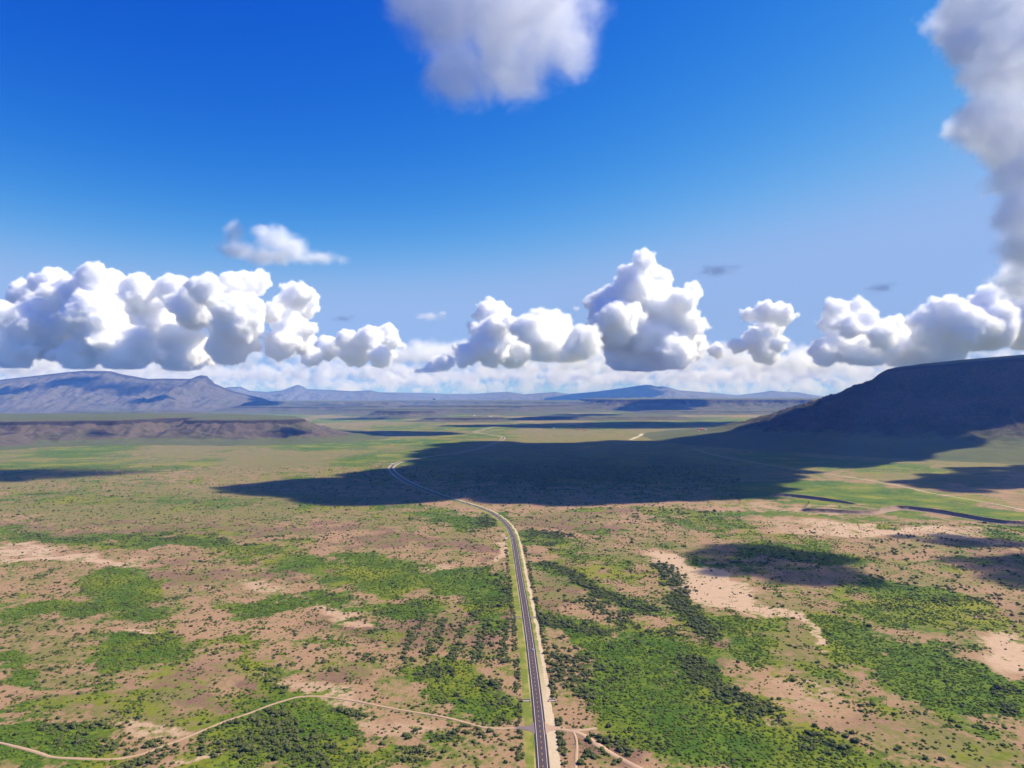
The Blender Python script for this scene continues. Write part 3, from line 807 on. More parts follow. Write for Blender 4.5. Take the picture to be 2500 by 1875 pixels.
def tube(name, a, b, r0, r1, mat, parent, n=8):
    a, b = Vector(a), Vector(b)
    q = (b - a).to_track_quat('Z', 'Y')
    L = (b - a).length
    v, f = [], []
    for i in range(n):
        t = 2 * math.pi * i / n
        v.append(a + q @ Vector((math.cos(t) * r0, math.sin(t) * r0, 0)))
    for i in range(n):
        t = 2 * math.pi * i / n
        v.append(a + q @ Vector((math.cos(t) * r1, math.sin(t) * r1, L)))
    f = [(i, (i + 1) % n, n + (i + 1) % n, n + i) for i in range(n)] + [tuple(range(n - 1, -1, -1)), tuple(range(n, 2 * n))]
    return mesh_ob(name, v, f, mat, parent)


pole_label = ['wooden utility pole nearest the bottom edge at the right, in olive grass', 'wooden utility pole second from the bottom edge, by sparse shrubs', 'wooden utility pole third from the bottom edge, on pale sand', 'wooden utility pole farthest away, by the edge of the small cloud shadow']
for (px, py), lb in zip([(2164.5, 1721), (1982.5, 1587), (1855, 1495), (1746, 1416)], pole_label):
    c = gnd(px, py)
    r = empty('utility_pole', (c[0], c[1], float(ground_h(np.array([c[0]]), np.array([c[1]]))[0])), math.radians(35))
    tag(r, lb, 'utility pole', 'utility poles of the power line on the right')
    tube('post', (0, 0, -1), (0, 0, 9.0), .17, .11, M_WOOD, r)
    box_mesh('crossarm', -1.2, 1.2, -.07, .07, 8.2, 8.38, M_WOOD, r)
    for x in (-1.05, -.45, .45, 1.05):
        tube('insulator', (x, 0, 8.38), (x, 0, 8.62), .05, .035, M_INS, r, 6)

# ------------------------------------------------------------------ vehicles
M_CAR_BLUE = speckled('blue_grey_paint', (.50, .55, .66), .5, .06, .25, .5, .1)
M_CAR_WHITE = speckled('white_paint', (.80, .80, .79), .5, .05, .3, .5)
M_GLASS = speckled('dark_glass', (.02, .025, .03), .5, .1, .08, .5)
M_TYRE = speckled('tyre_rubber', (.02, .02, .02), .1, .2)
M_RIM = speckled('wheel_metal', (.45, .45, .46), .1, .1, .35, .5, .8)
M_LAMP = speckled('lamp_lens', (.75, .73, .68), .1, .1, .2, .5)
M_TAIL = speckled('red_lens', (.35, .02, .02), .1, .1, .25, .5)


def loft(name, secs, mat, parent):
    """closed body out of cross sections (y, half width, z0, z1, roof half width)"""
    v, f = [], []
    for y, w, z0, z1, w2 in secs:
        v += [(-w * .92, y, z0), (-w, y, z0 + .25 * (z1 - z0)), (-w, y, z0 + .6 * (z1 - z0)), (-w2, y, z1), (w2, y, z1), (w, y, z0 + .6 * (z1 - z0)), (w, y, z0 + .25 * (z1 - z0)), (w * .92, y, z0)]
    n = 8
    for i in range(len(secs) - 1):
        for j in range(n):
            a, b2 = i * n + j, i * n + (j + 1) % n
            f.append((a, b2, b2 + n, a + n))
    f += [tuple(range(n)), tuple(range(len(v) - 1, len(v) - n - 1, -1))]
    o = mesh_ob(name, v, f, mat, parent)
    return o


def vehicle(name, loc, rz, paint, label, cat, pickup):
    r = empty(name, loc, rz)
    tag(r, label, cat, 'vehicles on the highway')
    L = 2.75 if pickup else 2.35
    if pickup:
        loft('body', [(-L, .88, .45, 1.05, .84), (-L + .1, .96, .4, 1.1, .9), (-.55, .98, .4, 1.12, .92), (1.35, .98, .4, 1.15, .9), (L - .15, .95, .42, 1.08, .82), (L, .86, .45, .95, .74)], paint, r)
        loft('cabin', [(-.6, .88, 1.1, 1.5, .72), (-.5, .9, 1.1, 1.86, .72), (.75, .9, 1.1, 1.88, .72), (1.45, .88, 1.1, 1.2, .78)], paint, r)
        box_mesh('cargo_bed', -.80, .80, -L + .15, -.75, 1.10, 1.135, M_TYRE, r)
        wf, wb = (.74, 1.42), (-.505, 1.55)
    else:
        loft('body', [(-L, .80, .42, .85, .74), (-L + .12, .90, .36, .98, .84), (-1.2, .93, .34, 1.0, .86), (.9, .93, .34, .98, .84), (L - .2, .88, .36, .82, .74), (L, .76, .40, .70, .64)], paint, r)
        loft('cabin', [(-1.95, .80, .95, 1.05, .70), (-1.35, .84, .95, 1.45, .66), (.1, .85, .95, 1.5, .66), (1.05, .82, .95, 1.02, .72)], paint, r)
        wf, wb = None, None
    if pickup:
        mesh_ob('windscreen', [(-.72, .82, 1.80), (.72, .82, 1.80), (.78, 1.42, 1.25), (-.78, 1.42, 1.25)], [(0, 3, 2, 1)], M_GLASS, r).location = (0, .05, .03)
        mesh_ob('rear_window', [(-.66, -.53, 1.78), (.66, -.53, 1.78), (.8, -.63, 1.32), (-.8, -.63, 1.32)], [(0, 1, 2, 3)], M_GLASS, r).location = (0, -.03, .0)
        sy = [(-.42, .66)]
        sz, sx = (1.3, 1.74), (.915, .775)
    else:
        mesh_ob('windscreen', [(-.64, .17, 1.46), (.64, .17, 1.46), (.72, .98, 1.06), (-.72, .98, 1.06)], [(0, 3, 2, 1)], M_GLASS, r).location = (0, .03, .02)
        mesh_ob('rear_window', [(-.64, -1.42, 1.41), (.64, -1.42, 1.41), (.70, -1.88, 1.1), (-.70, -1.88, 1.1)], [(0, 1, 2, 3)], M_GLASS, r).location = (0, -.03, .02)
        sy = [(-1.25, -.5), (-.42, .42)]
        sz, sx = (1.06, 1.40), (.85, .70)
    for q in (-1, 1):
        for y0, y1 in sy:
            mesh_ob('side_window', [(q * sx[0], y0, sz[0]), (q * sx[0], y1 + .1, sz[0]), (q * sx[1], y1 - .08, sz[1]), (q * sx[1], y0 + .04, sz[1])], [(0, 1, 2, 3) if q > 0 else (3, 2, 1, 0)], M_GLASS, r).location = (q * .02, 0, 0)
        box_mesh('headlight', q * .62 - .14, q * .62 + .14, L - .06, L + .02, .62, .74, M_LAMP, r)
        box_mesh('tail_light', q * .66 - .12, q * .66 + .12, -L - .02, -L + .08, .72, .86, M_TAIL, r)
        for y in (-L * .6, L * .6):
            w = tube('wheel', (q * .72, y, .34), (q * .97, y, .34), .34, .34, M_TYRE, r, 14)
            tube('rim', (q * .90, y, .34), (q * .985, y, .34), .2, .2, M_RIM, w, 10)
    return r


y1_ = gnd(1297, 1588)[1]
p_, r_ = road_at(np.interp(y1_, ROAD[:, 1], RS), 1.9)
vehicle('car', (p_[0], p_[1], .375), r_, M_CAR_BLUE, 'blue grey car driving away in the right lane of the highway', 'car', False)
y2_ = gnd(1249, 1315)[1]
p_, r_ = road_at(np.interp(y2_, ROAD[:, 1], RS), -1.9)
vehicle('pickup_truck', (p_[0], p_[1], .375), r_ + math.pi, M_CAR_WHITE, 'white pickup coming towards the camera at the near end of the road curve', 'pickup', True)

# ------------------------------------------------------------------ far ranch houses
M_WALL_W = speckled('white_plaster', (.72, .68, .62), 3, .1)
M_WALL_T = speckled('tan_plaster', (.55, .36, .28), 3, .12)
M_ROOF_R = speckled('red_roof', (.46, .11, .07), 2, .2)
M_ROOF_G = speckled('grey_metal_roof', (.50, .52, .55), 3, .15, .5)
M_DOOR = speckled('brown_door', (.14, .08, .05), .5, .2)


def house(loc, w, d, h, rz, wall, roof, label, cat='house', rise=.28):
    r = empty('ranch_house', loc, rz)
    tag(r, label, cat, 'ranch buildings far out on the plain')
    box_mesh('wall', -w / 2, w / 2, -d / 2, d / 2, -1.5, h, wall, r)
    e, p = .8, h + d * rise
    v = [(-w / 2 - e, -d / 2 - e, h - .2), (w / 2 + e, -d / 2 - e, h - .2), (w / 2 + e, d / 2 + e, h - .2), (-w / 2 - e, d / 2 + e, h - .2), (-w / 2 - e, 0, p), (w / 2 + e, 0, p)]
    mesh_ob('roof', v, [(0, 1, 5, 4), (2, 3, 4, 5), (1, 2, 5), (3, 0, 4), (3, 2, 1, 0)], roof, r)
    box_mesh('door', -.7, .7, -d / 2 - .08, -d / 2 + .05, 0, 2.3, M_DOOR, r)
    k = max(2, int(w / 7))
    for i in range(k):
        x = -w / 2 + (i + .5) * w / k + (1.6 if abs(-w / 2 + (i + .5) * w / k) < 1.5 else 0)
        box_mesh('window', x - .8, x + .8, -d / 2 - .06, -d / 2 + .05, 1.1, 2.5, M_GLASS, r)


for px, py, w, d, h, rz, wm, rm, lb in [
    (1712, 1050, 46, 17, 7, .1, M_WALL_T, M_ROOF_R, 'long red roofed ranch house on the slope left of the big mesa'),
    (1705, 1053, 17, 14, 7, .5, M_WALL_W, M_ROOF_R, 'short white walled wing in front of the long red roofed ranch house'),
    (1723, 1050, 14, 10, 5, 0, M_WALL_W, M_ROOF_G, 'small white shed at the right end of the long red roofed ranch house'),
    (1761, 1044, 26, 12, 5, .1, M_WALL_T, M_ROOF_R, 'lone low reddish house at the foot of the big mesa slope'),
    (1388, 1050, 40, 13, 5, 0, M_WALL_W, M_ROOF_R, 'long white house, leftmost of the ranch cluster beyond the big shadow'),
    (1410, 1049, 34, 14, 6, 0, M_WALL_T, M_ROOF_R, 'red roofed house in the middle of the ranch cluster beyond the big shadow'),
    (1428, 1051, 30, 16, 7, .2, M_WALL_T, M_ROOF_R, 'pinkish house at the right end of the ranch cluster beyond the big shadow'),
    (1352, 1046, 18, 10, 5, 0, M_WALL_W, M_ROOF_G, 'small white shed left of the ranch cluster'),
    (1158, 1016, 34, 20, 8, 0, M_WALL_W, M_ROOF_G, 'tiny white building beyond the far road bends, the left one'),
    (1198, 1018, 44, 20, 8, 0, M_WALL_W, M_ROOF_G, 'tiny white building beyond the far road bends, the right one'),
    (957, 1135, 8, 6, 4.5, .4, M_WALL_W, M_ROOF_G, 'small white hut at the outer edge of the shadowed road bend')]:
    zz = 0.0
    for step in range(4):                                    # settle on whatever ground is highest there
        c = gnd(px, py, zz)
        zz = float(ground_h(np.array([c[0]]), np.array([c[1]]))[0])
        for t in C.objects:
            if t.name.split('.')[0] in ('mesa', 'hill'):
                hit, loc, nrm, idx = t.ray_cast((c[0], c[1], 3000.0), (0, 0, -1))
                if hit: zz = max(zz, loc.z)
    house((c[0], c[1], zz), w, d, h, rz, wm, rm, lb, 'house' if 'house' in lb else 'shed')

# ------------------------------------------------------------------ shrubs
def foliage(name, c0, c1):
    m, N, b = material(name, None, .9, .15)
    pos = N.n('ShaderNodeTexCoord').outputs['Object']
    rnd = N.n('ShaderNodeObjectInfo').outputs['Random']
    f = N.noise(pos, .45, 3, .6)
    col = N.mix(N.math('ADD', N.math('MULTIPLY', rnd, .6), N.math('MULTIPLY_ADD', f, 1.2, -.4), clamp=True), c0, c1)
    N.put(b.inputs['Base Color'], col)
    return m


M_LEAF = [foliage('green_leaves', (0.04125, 0.09, 0.00625), (0.1562, 0.2, 0.015)), foliage('dark_leaves', (0.0425, 0.0575, 0.01375), (0.1225, 0.1275, 0.035)), foliage('dry_twigs', (0.0725, 0.05, 0.0225), (0.1438, 0.11, 0.05))]


def bush_mesh(name, mat, seed, flat, leaves=110):
    r = np.random.default_rng(seed)
    bm = bmesh.new()
    n = 5
    for i in range(n):
        a = r.uniform(0, 2 * math.pi); d = 0 if i == 0 else r.uniform(.3, .68)
        s = r.uniform(.42, .62) if i else .62
        c = Vector((math.cos(a) * d, math.sin(a) * d, flat * r.uniform(.35, .62)))
        g = bmesh.ops.create_icosphere(bm, subdivisions=2, radius=1.0)
        for v in g['verts']:
            k = 1 + r.uniform(-.22, .22)
            v.co = c + Vector((v.co.x * s * k, v.co.y * s * k, v.co.z * s * flat * .85 * k))
            v.co.z = max(v.co.z, -.06)
    for i in range(leaves):
        dvec = Vector(r.normal(size=3)); dvec.normalize(); dvec.z = abs(dvec.z)
        c = Vector((dvec.x * .98, dvec.y * .98, dvec.z * flat * 1.15)) * r.uniform(.72, 1.1)
        t = Vector(r.normal(size=3)).normalized() * r.uniform(.08, .17); u = dvec.cross(t).normalized() * r.uniform(.06, .13)
        bm.faces.new([bm.verts.new(c - t), bm.verts.new(c + u), bm.verts.new(c + t), bm.verts.new(c - u)])
    for i in range(4):                                    # stems
        a = r.uniform(0, 6.28); p = Vector((math.cos(a) * .35, math.sin(a) * .35, flat * .6))
        w = Vector((-math.sin(a), math.cos(a), 0)) * .035
        bm.faces.new([bm.verts.new(Vector(w)), bm.verts.new(p + w), bm.verts.new(p - w), bm.verts.new(-Vector(w))])
    me = bpy.data.meshes.new(name)
    bm.to_mesh(me); bm.free()
    me.materials.append(mat)
    return me


FLAT = (.75, .95, .7)
BUSH = [[bush_mesh('shrub', M_LEAF[t], 50 + 10 * t + k, FLAT[t]) for k in range(3)] for t in range(3)]

pts = []
for y0, y1, area in ((520, 1100, 8.0), (1100, 1800, 15.0), (1800, 3100, 42.0)):
    n = int(.82 * (y1 ** 2 - y0 ** 2) / area)
    Y = np.sqrt(rng.uniform(y0 ** 2, y1 ** 2, n))
    X = rng.uniform(-.82, .82, n) * Y
    pts.append(np.stack([X, Y, np.full(n, math.sqrt(area / 8.0))], 1))
pts = np.concatenate(pts)
X, Y, AS = pts.T
g, o, b, k = cover(X, Y)
clump = fbm(X, Y, 34, 4, 500); clump2 = fbm(X, Y, 120, 3, 510); fine = fbm(X, Y, 12, 3, 520)
u_, v_ = to_px(X, Y, 0 * X); u_, v_ = u_ / K, v_ / K
rd = ROAD_D(X, Y)
td = np.full(len(X), 1e9)
for L in TRACK_LINES:
    td = np.minimum(td, seg_dist(X, Y, L))
p_green = np.clip((g + 1.1 * clump + .7 * fine - .42) * 2.2, 0, 1) * .55 + .05 * np.clip(1 + 3 * clump, 0, 2) * (1 - np.clip(b, 0, 1))
p_dark = np.clip((k + 1.3 * clump + .9 * fine - .50) * 1.6, 0, 1) * .55
right = sstep(1420, 1560, u_)
base = np.clip(.16 + .5 * clump + .3 * clump2, 0, 1) * np.clip(1 - 1.0 * np.abs(np.clip(b, -.7, 1)), .1, 1) * (1 - .62 * right) * .50 + .012
rowz = (u_ > 870) & (u_ < 1100) & (v_ > 1335) & (v_ < 1432)
stripe = .5 + .5 * np.cos(2 * math.pi * (X - .06 * Y + 3 * clump2) / 31.0)
p_dark = np.where(rowz, np.clip(.75 * sstep(.55, .9, stripe) + .10, 0, 1) * np.clip(.9 + 1.5 * clump, .15, 1), p_dark)
fence = ((np.abs(rd - 19.5) < 3.2) & (v_ > 1180)) * .75 * (fbm(X, Y, 40, 2, 530) > -.25)
p_dark = np.maximum(p_dark, fence)
fade = 1 - .8 * sstep(1500, 3000, Y)
p_dark, p_green, base = p_dark * fade, p_green * fade, base * fade
q = rng.uniform(size=len(X))
typ = np.where(q < p_dark, 1, np.where(q < p_dark + p_green, 0, np.where(q < p_dark + p_green + base, 2, -1)))
keep = (typ >= 0) & (rd > 16.0) & (td > 2.9) & (AS > 0)
inbank = (v_ < 1128) & (u_ > 1600)
keep &= ~inbank
X, Y, typ, AS, k, g, u_, v_ = (a[keep] for a in (X, Y, typ, AS, k, g, u_, v_))
typ = np.where((typ == 2) & (rng.uniform(size=len(X)) < .5), 1, typ)
size = np.choose(typ, [rng.uniform(.7, 1.7, len(X)), (.8 + 1.6 * rng.uniform(size=len(X)) ** 1.8) * (1 + .35 * np.clip(k, 0, 1)), rng.uniform(.6, 1.5, len(X))]) * AS ** .3
big = rng.uniform(size=len(X)) < .03
size = np.where(big & (typ == 1), size * 1.6, size)
Zg = ground_h(X, Y) - .05
var = rng.integers(0, 3, len(X))
rot = rng.uniform(0, 6.283, len(X))
squash = rng.uniform(.8, 1.2, len(X))
# the three hundred that show largest become things of their own
up, vp = to_px(X, Y, Zg)
vis = (up > 5) & (up < 2495) & (vp < 1872) & (vp > 1000)
score = np.where(vis, size / Y, 0)
order = np.argsort(-score)[:300]
single = np.zeros(len(X), bool); single[order] = True


def where_words(i):
    x, y = up[i] / K, vp[i] / K
    if x < 370: s = 'near the bottom left corner of the plain'
    elif x < 770: s = 'in the bright green scrub patch left of the highway'
    elif x < 1106: s = 'on tan ground between the green scrub and the highway'
    elif x < 1240: s = 'close along the highway at the bottom edge'
    elif x < 1480: s = 'by the dirt track right of the highway'
    elif x < 1900: s = 'in the big lush green patch right of the highway'
    else: s = 'on the open tan ground at the lower right'
    return s


LOOK = ('leafy mid green shrub', 'dark olive rounded shrub', 'dry brownish shrub')
first = {}
for i in order:
    t, v = int(typ[i]), int(var[i])
    if (t, v) not in first:
        ob = bpy.data.objects.new('shrub', BUSH[t][v]); first[(t, v)] = ob
    else:
        ob = first[(t, v)].copy()
    C.objects.link(ob)
    ob.location = (X[i], Y[i], Zg[i]); ob.rotation_euler = (0, 0, rot[i])
    ob.scale = (size[i], size[i], size[i] * squash[i])
    tall = ('large ' if size[i] > 3.0 else 'small ' if size[i] < 1.6 else '')
    tag(ob, tall + LOOK[t] + ' ' + where_words(i), 'shrub', tall + LOOK[t] + 's ' + where_words(i))
for t in range(3):
    for v in range(3):
        if (t, v) not in first:
            i = np.where((typ == t) & (var == v) & vis & ~single)[0]
            i = i[np.argmax(score[i])]
            ob = bpy.data.objects.new('shrub', BUSH[t][v]); C.objects.link(ob); first[(t, v)] = ob; single[i] = True
            ob.location = (X[i], Y[i], Zg[i]); ob.rotation_euler = (0, 0, rot[i]); ob.scale = (size[i],) * 3
            tag(ob, LOOK[t] + ' ' + where_words(i), 'shrub', LOOK[t] + 's ' + where_words(i))


def scatter(name, sel, protos, label):
    me = bpy.data.meshes.new(name)
    me.from_pydata(np.stack([X[sel], Y[sel], Zg[sel]], 1).tolist(), [], [])
    for nm, val, ty in (('size', size[sel], 'FLOAT'), ('turn', rot[sel], 'FLOAT'), ('squash', squash[sel], 'FLOAT'), ('variant', var[sel], 'INT')):
        a = me.attributes.new(nm, ty, 'POINT')
        a.data.foreach_set('value', np.ascontiguousarray(val, dtype=np.float32 if ty == 'FLOAT' else np.int32))
    ng = bpy.data.node_groups.new(name, 'GeometryNodeTree')
    ng.interface.new_socket('Geometry', in_out='INPUT', socket_type='NodeSocketGeometry')
    ng.interface.new_socket('Geometry', in_out='OUTPUT', socket_type='NodeSocketGeometry')
    N = Nodes(ng)
    gi, go = N.n('NodeGroupInput'), N.n('NodeGroupOutput')
    jn = N.n('GeometryNodeJoinGeometry')
    for p in reversed(protos):
        oi = N.n('GeometryNodeObjectInfo', transform_space='ORIGINAL'); oi.inputs['Object'].default_value = p; oi.inputs['As Instance'].default_value = True
        ng.links.new(oi.outputs['Geometry'], jn.inputs[0])

    def na(nm, ty):
        a = N.n('GeometryNodeInputNamedAttribute', data_type=ty); a.inputs['Name'].default_value = nm
        return a.outputs['Attribute']
    iop = N.n('GeometryNodeInstanceOnPoints')
    ng.links.new(gi.outputs[0], iop.inputs['Points']); ng.links.new(jn.outputs[0], iop.inputs['Instance'])
    iop.inputs['Pick Instance'].default_value = True
    N.put(iop.inputs['Instance Index'], na('variant', 'INT'))
    cx = N.n('ShaderNodeCombineXYZ'); N.put(cx.inputs[2], na('turn', 'FLOAT'))
    N.put(iop.inputs['Rotation'], cx.outputs[0])
    sx = N.n('ShaderNodeCombineXYZ'); s_ = na('size', 'FLOAT'); N.put(sx.inputs[0], s_); N.put(sx.inputs[1], s_); N.put(sx.inputs[2], N.math('MULTIPLY', s_, na('squash', 'FLOAT')))
    N.put(iop.inputs['Scale'], sx.outputs[0])
    ng.links.new(iop.outputs[0], go.inputs[0])
    o = bpy.data.objects.new(name, me)
    C.objects.link(o)
    o.modifiers.new('scatter', 'NODES').node_group = ng
    tag(o, label, kind='stuff')


print('shrubs', len(X), [(typ == t).sum() for t in range(3)])
for t, nm, lb in ((0, 'green_scrub', 'bright green low scrub filling the lush patches of the plain'), (1, 'dark_scrub', 'dark olive desert shrubs dotted over the plain'), (2, 'dry_scrub', 'brownish dry shrubs scattered over the bare soil')):
    scatter(nm, (typ == t) & ~single, [first[(t, v)] for v in range(3)], lb)

# ------------------------------------------------------------------ clouds (water vapour: light scatters through them)
def vapour(name, density, aniso=.25, color=(1, 1, 1)):
    m = bpy.data.materials.new(name)
    m.use_nodes = True
    t = m.node_tree
    t.nodes.remove(t.nodes['Principled BSDF'])
    v = t.nodes.new('ShaderNodeVolumePrincipled')
    v.inputs['Color'].default_value = (*color, 1)
    v.inputs['Density'].default_value = density
    v.inputs['Anisotropy'].default_value = aniso
    t.links.new(v.outputs[0], t.nodes['Material Output'].inputs['Volume'])
    return m


def ragged(mat, size, density, keep=1.6, gain=1.5, attr='density'):
    """thin the edge of a cloud away with noise, so that it frays"""
    t = mat.node_tree
    pv_ = [n for n in t.nodes if n.type == 'PRINCIPLED_VOLUME'][0]
    N = Nodes(t)
    pos = N.n('ShaderNodeNewGeometry').outputs['Position']
    nz = N.noise(pos, size, 6, .66)
    inf = N.attr(attr)
    e = N.math('ADD', inf, N.math('MULTIPLY_ADD', nz, 3.2, -keep))
    e = N.math('MINIMUM', N.math('MAXIMUM', N.math('MULTIPLY', N.math('MULTIPLY', e, inf), gain), 0.0), 1.0)
    pv_.inputs['Density Attribute'].default_value = ''
    N.put(pv_.inputs['Density'], N.math('MULTIPLY', e, density))
    return mat


M_CUMULUS = ragged(vapour('cumulus', .02, 0), 300, .014, 1.55)
M_LOW = ragged(vapour('low_cloud_layer', .01, 0), 1100, .0011, 1.3)
M_VEIL = vapour('cloud_veil', .00035, 0)
M_NEARC = ragged(vapour('near_cumulus', .01, 0), 170, .0065, 1.68)
M_OVERHEAD = vapour('overhead_cloud', .03, 0)


def cloud_group(name, vox, bumps):
    ng = bpy.data.node_groups.new(name, 'GeometryNodeTree')
    ng.interface.new_socket('Geometry', in_out='INPUT', socket_type='NodeSocketGeometry')
    ng.interface.new_socket('Geometry', in_out='OUTPUT', socket_type='NodeSocketGeometry')
    N = Nodes(ng)
    gi, go = N.n('NodeGroupInput'), N.n('NodeGroupOutput')
    rad = N.n('GeometryNodeInputNamedAttribute', data_type='FLOAT'); rad.inputs['Name'].default_value = 'rad'
    mp = N.n('GeometryNodeMeshToPoints'); N.put(mp.inputs['Mesh'], gi.outputs[0]); N.put(mp.inputs['Radius'], rad.outputs['Attribute'])
    pv_ = N.n('GeometryNodePointsToVolume', resolution_mode='VOXEL_SIZE')
    pv_.inputs['Voxel Size'].default_value = vox; pv_.inputs['Density'].default_value = 1.0
    N.put(pv_.inputs['Points'], mp.outputs[0]); N.put(pv_.inputs['Radius'], rad.outputs['Attribute'])
    vm = N.n('GeometryNodeVolumeToMesh'); vm.inputs['Threshold'].default_value = .3; N.put(vm.inputs['Volume'], pv_.outputs[0])
    geo = vm.outputs[0]
    for s, a, kind in bumps:
        sp = N.n('GeometryNodeSetPosition'); pos = N.n('GeometryNodeInputPosition').outputs[0]; nor = N.n('GeometryNodeInputNormal').outputs[0]
        nz = N.n('ShaderNodeTexNoise'); nz.inputs['Scale'].default_value = .7 / s; nz.inputs['Detail'].default_value = 3; N.put(nz.inputs['Vector'], pos)
        if kind == 'billow':
            warp = N.vmath('ADD', pos, N.vmath('SCALE', nz.outputs['Color'], scale=s * .8))
            vo = N.n('ShaderNodeTexVoronoi', feature='SMOOTH_F1'); vo.inputs['Scale'].default_value = 1 / s; vo.inputs['Smoothness'].default_value = .2
            N.put(vo.inputs['Vector'], warp)
            d = N.math('MULTIPLY', N.math('SUBTRACT', .5, vo.outputs['Distance']), a)
        else:
            d = N.math('MULTIPLY', N.math('SUBTRACT', nz.outputs[0], .5), 2 * a)
        N.put(sp.inputs['Geometry'], geo); N.put(sp.inputs['Offset'], N.vmath('SCALE', nor, scale=d)); geo = sp.outputs[0]
    ng.links.new(geo, go.inputs[0])
    return ng


def cloud(name, P, R, vox, bumps, mat, label, cat='cloud', group=None, kind=None, children=3, per=11, flat=None, seed=0, fog=None):
    """cauliflower cloud out of seed balls (centres P, radii R) with smaller balls budding off them"""
    r = np.random.default_rng(900 + seed)
    lst = [(np.array(p, float), float(q)) for p, q in zip(P, R)]
    AP, AR = [], []
    for lev in range(children + 1):
        nxt = []
        for p, q in lst:
            AP.append(p); AR.append(q)
            for i in range(per):
                d = r.normal(size=3); d /= np.linalg.norm(d)
                d[2] = abs(d[2]) * .9 - .2
                c = p + d * q * .88; qq = q * r.uniform(.3, .5)
                if flat is None or c[2] - qq > flat:
                    nxt.append((c, qq))
        lst = [x for x in nxt if x[1] > vox * .9]
    me = bpy.data.meshes.new(name)
    me.from_pydata([tuple(map(float, p)) for p in AP], [], [])
    a = me.attributes.new('rad', 'FLOAT', 'POINT'); a.data.foreach_set('value', np.array(AR, np.float32))
    o = bpy.data.objects.new(name, me)
    C.objects.link(o)
    o.modifiers.new('grow', 'NODES').node_group = cloud_group(name, vox, bumps)
    bpy.context.view_layer.update()
    dg = bpy.context.evaluated_depsgraph_get()
    me2 = bpy.data.meshes.new_from_object(o.evaluated_get(dg), depsgraph=dg)
    me2.name = name
    o.modifiers.clear(); o.data = me2
    me2.materials.clear(); me2.materials.append(mat)
    bpy.data.meshes.remove(me)
    if flat is not None:                                    # level cloud base
        n = len(me2.vertices); co = np.empty(n * 3, np.float32); me2.vertices.foreach_get('co', co); co = co.reshape(-1, 3)
        low = co[:, 2] < flat
        co[low, 2] = flat + (co[low, 2] - flat) * .12
        me2.vertices.foreach_set('co', co.ravel()); me2.update()
    print(name, label[:40], len(me2.vertices))
    if fog:                                                 # fill the shape with vapour that thins out towards its edge
        me2.update()
        C.objects.unlink(o)
        ng = bpy.data.node_groups.new('vapour', 'GeometryNodeTree')
        ng.interface.new_socket('Geometry', in_out='INPUT', socket_type='NodeSocketGeometry')
        ng.interface.new_socket('Geometry', in_out='OUTPUT', socket_type='NodeSocketGeometry')
        N = Nodes(ng); go = N.n('NodeGroupOutput')
        oi = N.n('GeometryNodeObjectInfo', transform_space='ORIGINAL'); oi.inputs['Object'].default_value = o
        mv = N.n('GeometryNodeMeshToVolume', resolution_mode='VOXEL_SIZE')
        mv.inputs['Voxel Size'].default_value = fog[0]; mv.inputs['Density'].default_value = 1.0; mv.inputs['Interior Band Width'].default_value = fog[1]
        N.put(mv.inputs['Mesh'], oi.outputs['Geometry'])
        sm = N.n('GeometryNodeSetMaterial'); sm.inputs['Material'].default_value = mat
        N.put(sm.inputs[0], mv.outputs[0]); N.put(go.inputs[0], sm.outputs[0])
        vol = bpy.data.volumes.new(name); vol.materials.append(mat)
        o = bpy.data.objects.new(name, vol)
        C.objects.link(o)
        o.modifiers.new('vapour', 'NODES').node_group = ng
    return tag(o, label, cat, group, kind)


def pxballs(lst, Y, spread=.0, seed=0):
    r = np.random.default_rng(seed)
    P, R = [], []
    for x, y, rad in lst:
        yy = Y + spread * r.uniform(-1, 1)
        P.append(at(x, y, yy)); R.append(rad / F * yy)
    return P, R


BIL = [(1100, 420, 'billow'), (480, 300, 'billow'), (210, 130, 'billow')]
# the long bank on the left
P, R = pxballs([(123, 690, 38), (60, 725, 45), (15, 775, 45), (-40, 790, 60), (226, 680, 42), (180, 725, 60), (268, 700, 50), (335, 712, 45), (425, 708, 45), (505, 708, 45), (580, 702, 46), (632, 692, 36), (480, 750, 60), (360, 765, 70), (250, 785, 80), (110, 805, 80), (580, 775, 66),
    (560, 840, 60), (30, 850, 60), (300, 850, 70), (440, 850, 70), (190, 870, 50), (722, 722, 40), (700, 765, 48), (752, 738, 34), (722, 815, 52), (690, 840, 45)], 32000, 2500, 1)
cloud('cloud', P, R, 80, BIL, M_CUMULUS, 'long heaped white cloud bank above the blue mountain on the left', seed=1, flat=1500, fog=(40, 190))
P, R = pxballs([(845, 830, 30), (900, 826, 34), (945, 815, 30), (962, 835, 22), (870, 860, 40), (800, 850, 34), (930, 870, 34), (985, 850, 12), (760, 870, 30)], 40500, 1200, 2)
cloud('cloud', P, R, 75, BIL[1:], M_CUMULUS, 'small heaped white cloud at the right end of the left bank', seed=2, fog=(40, 190))
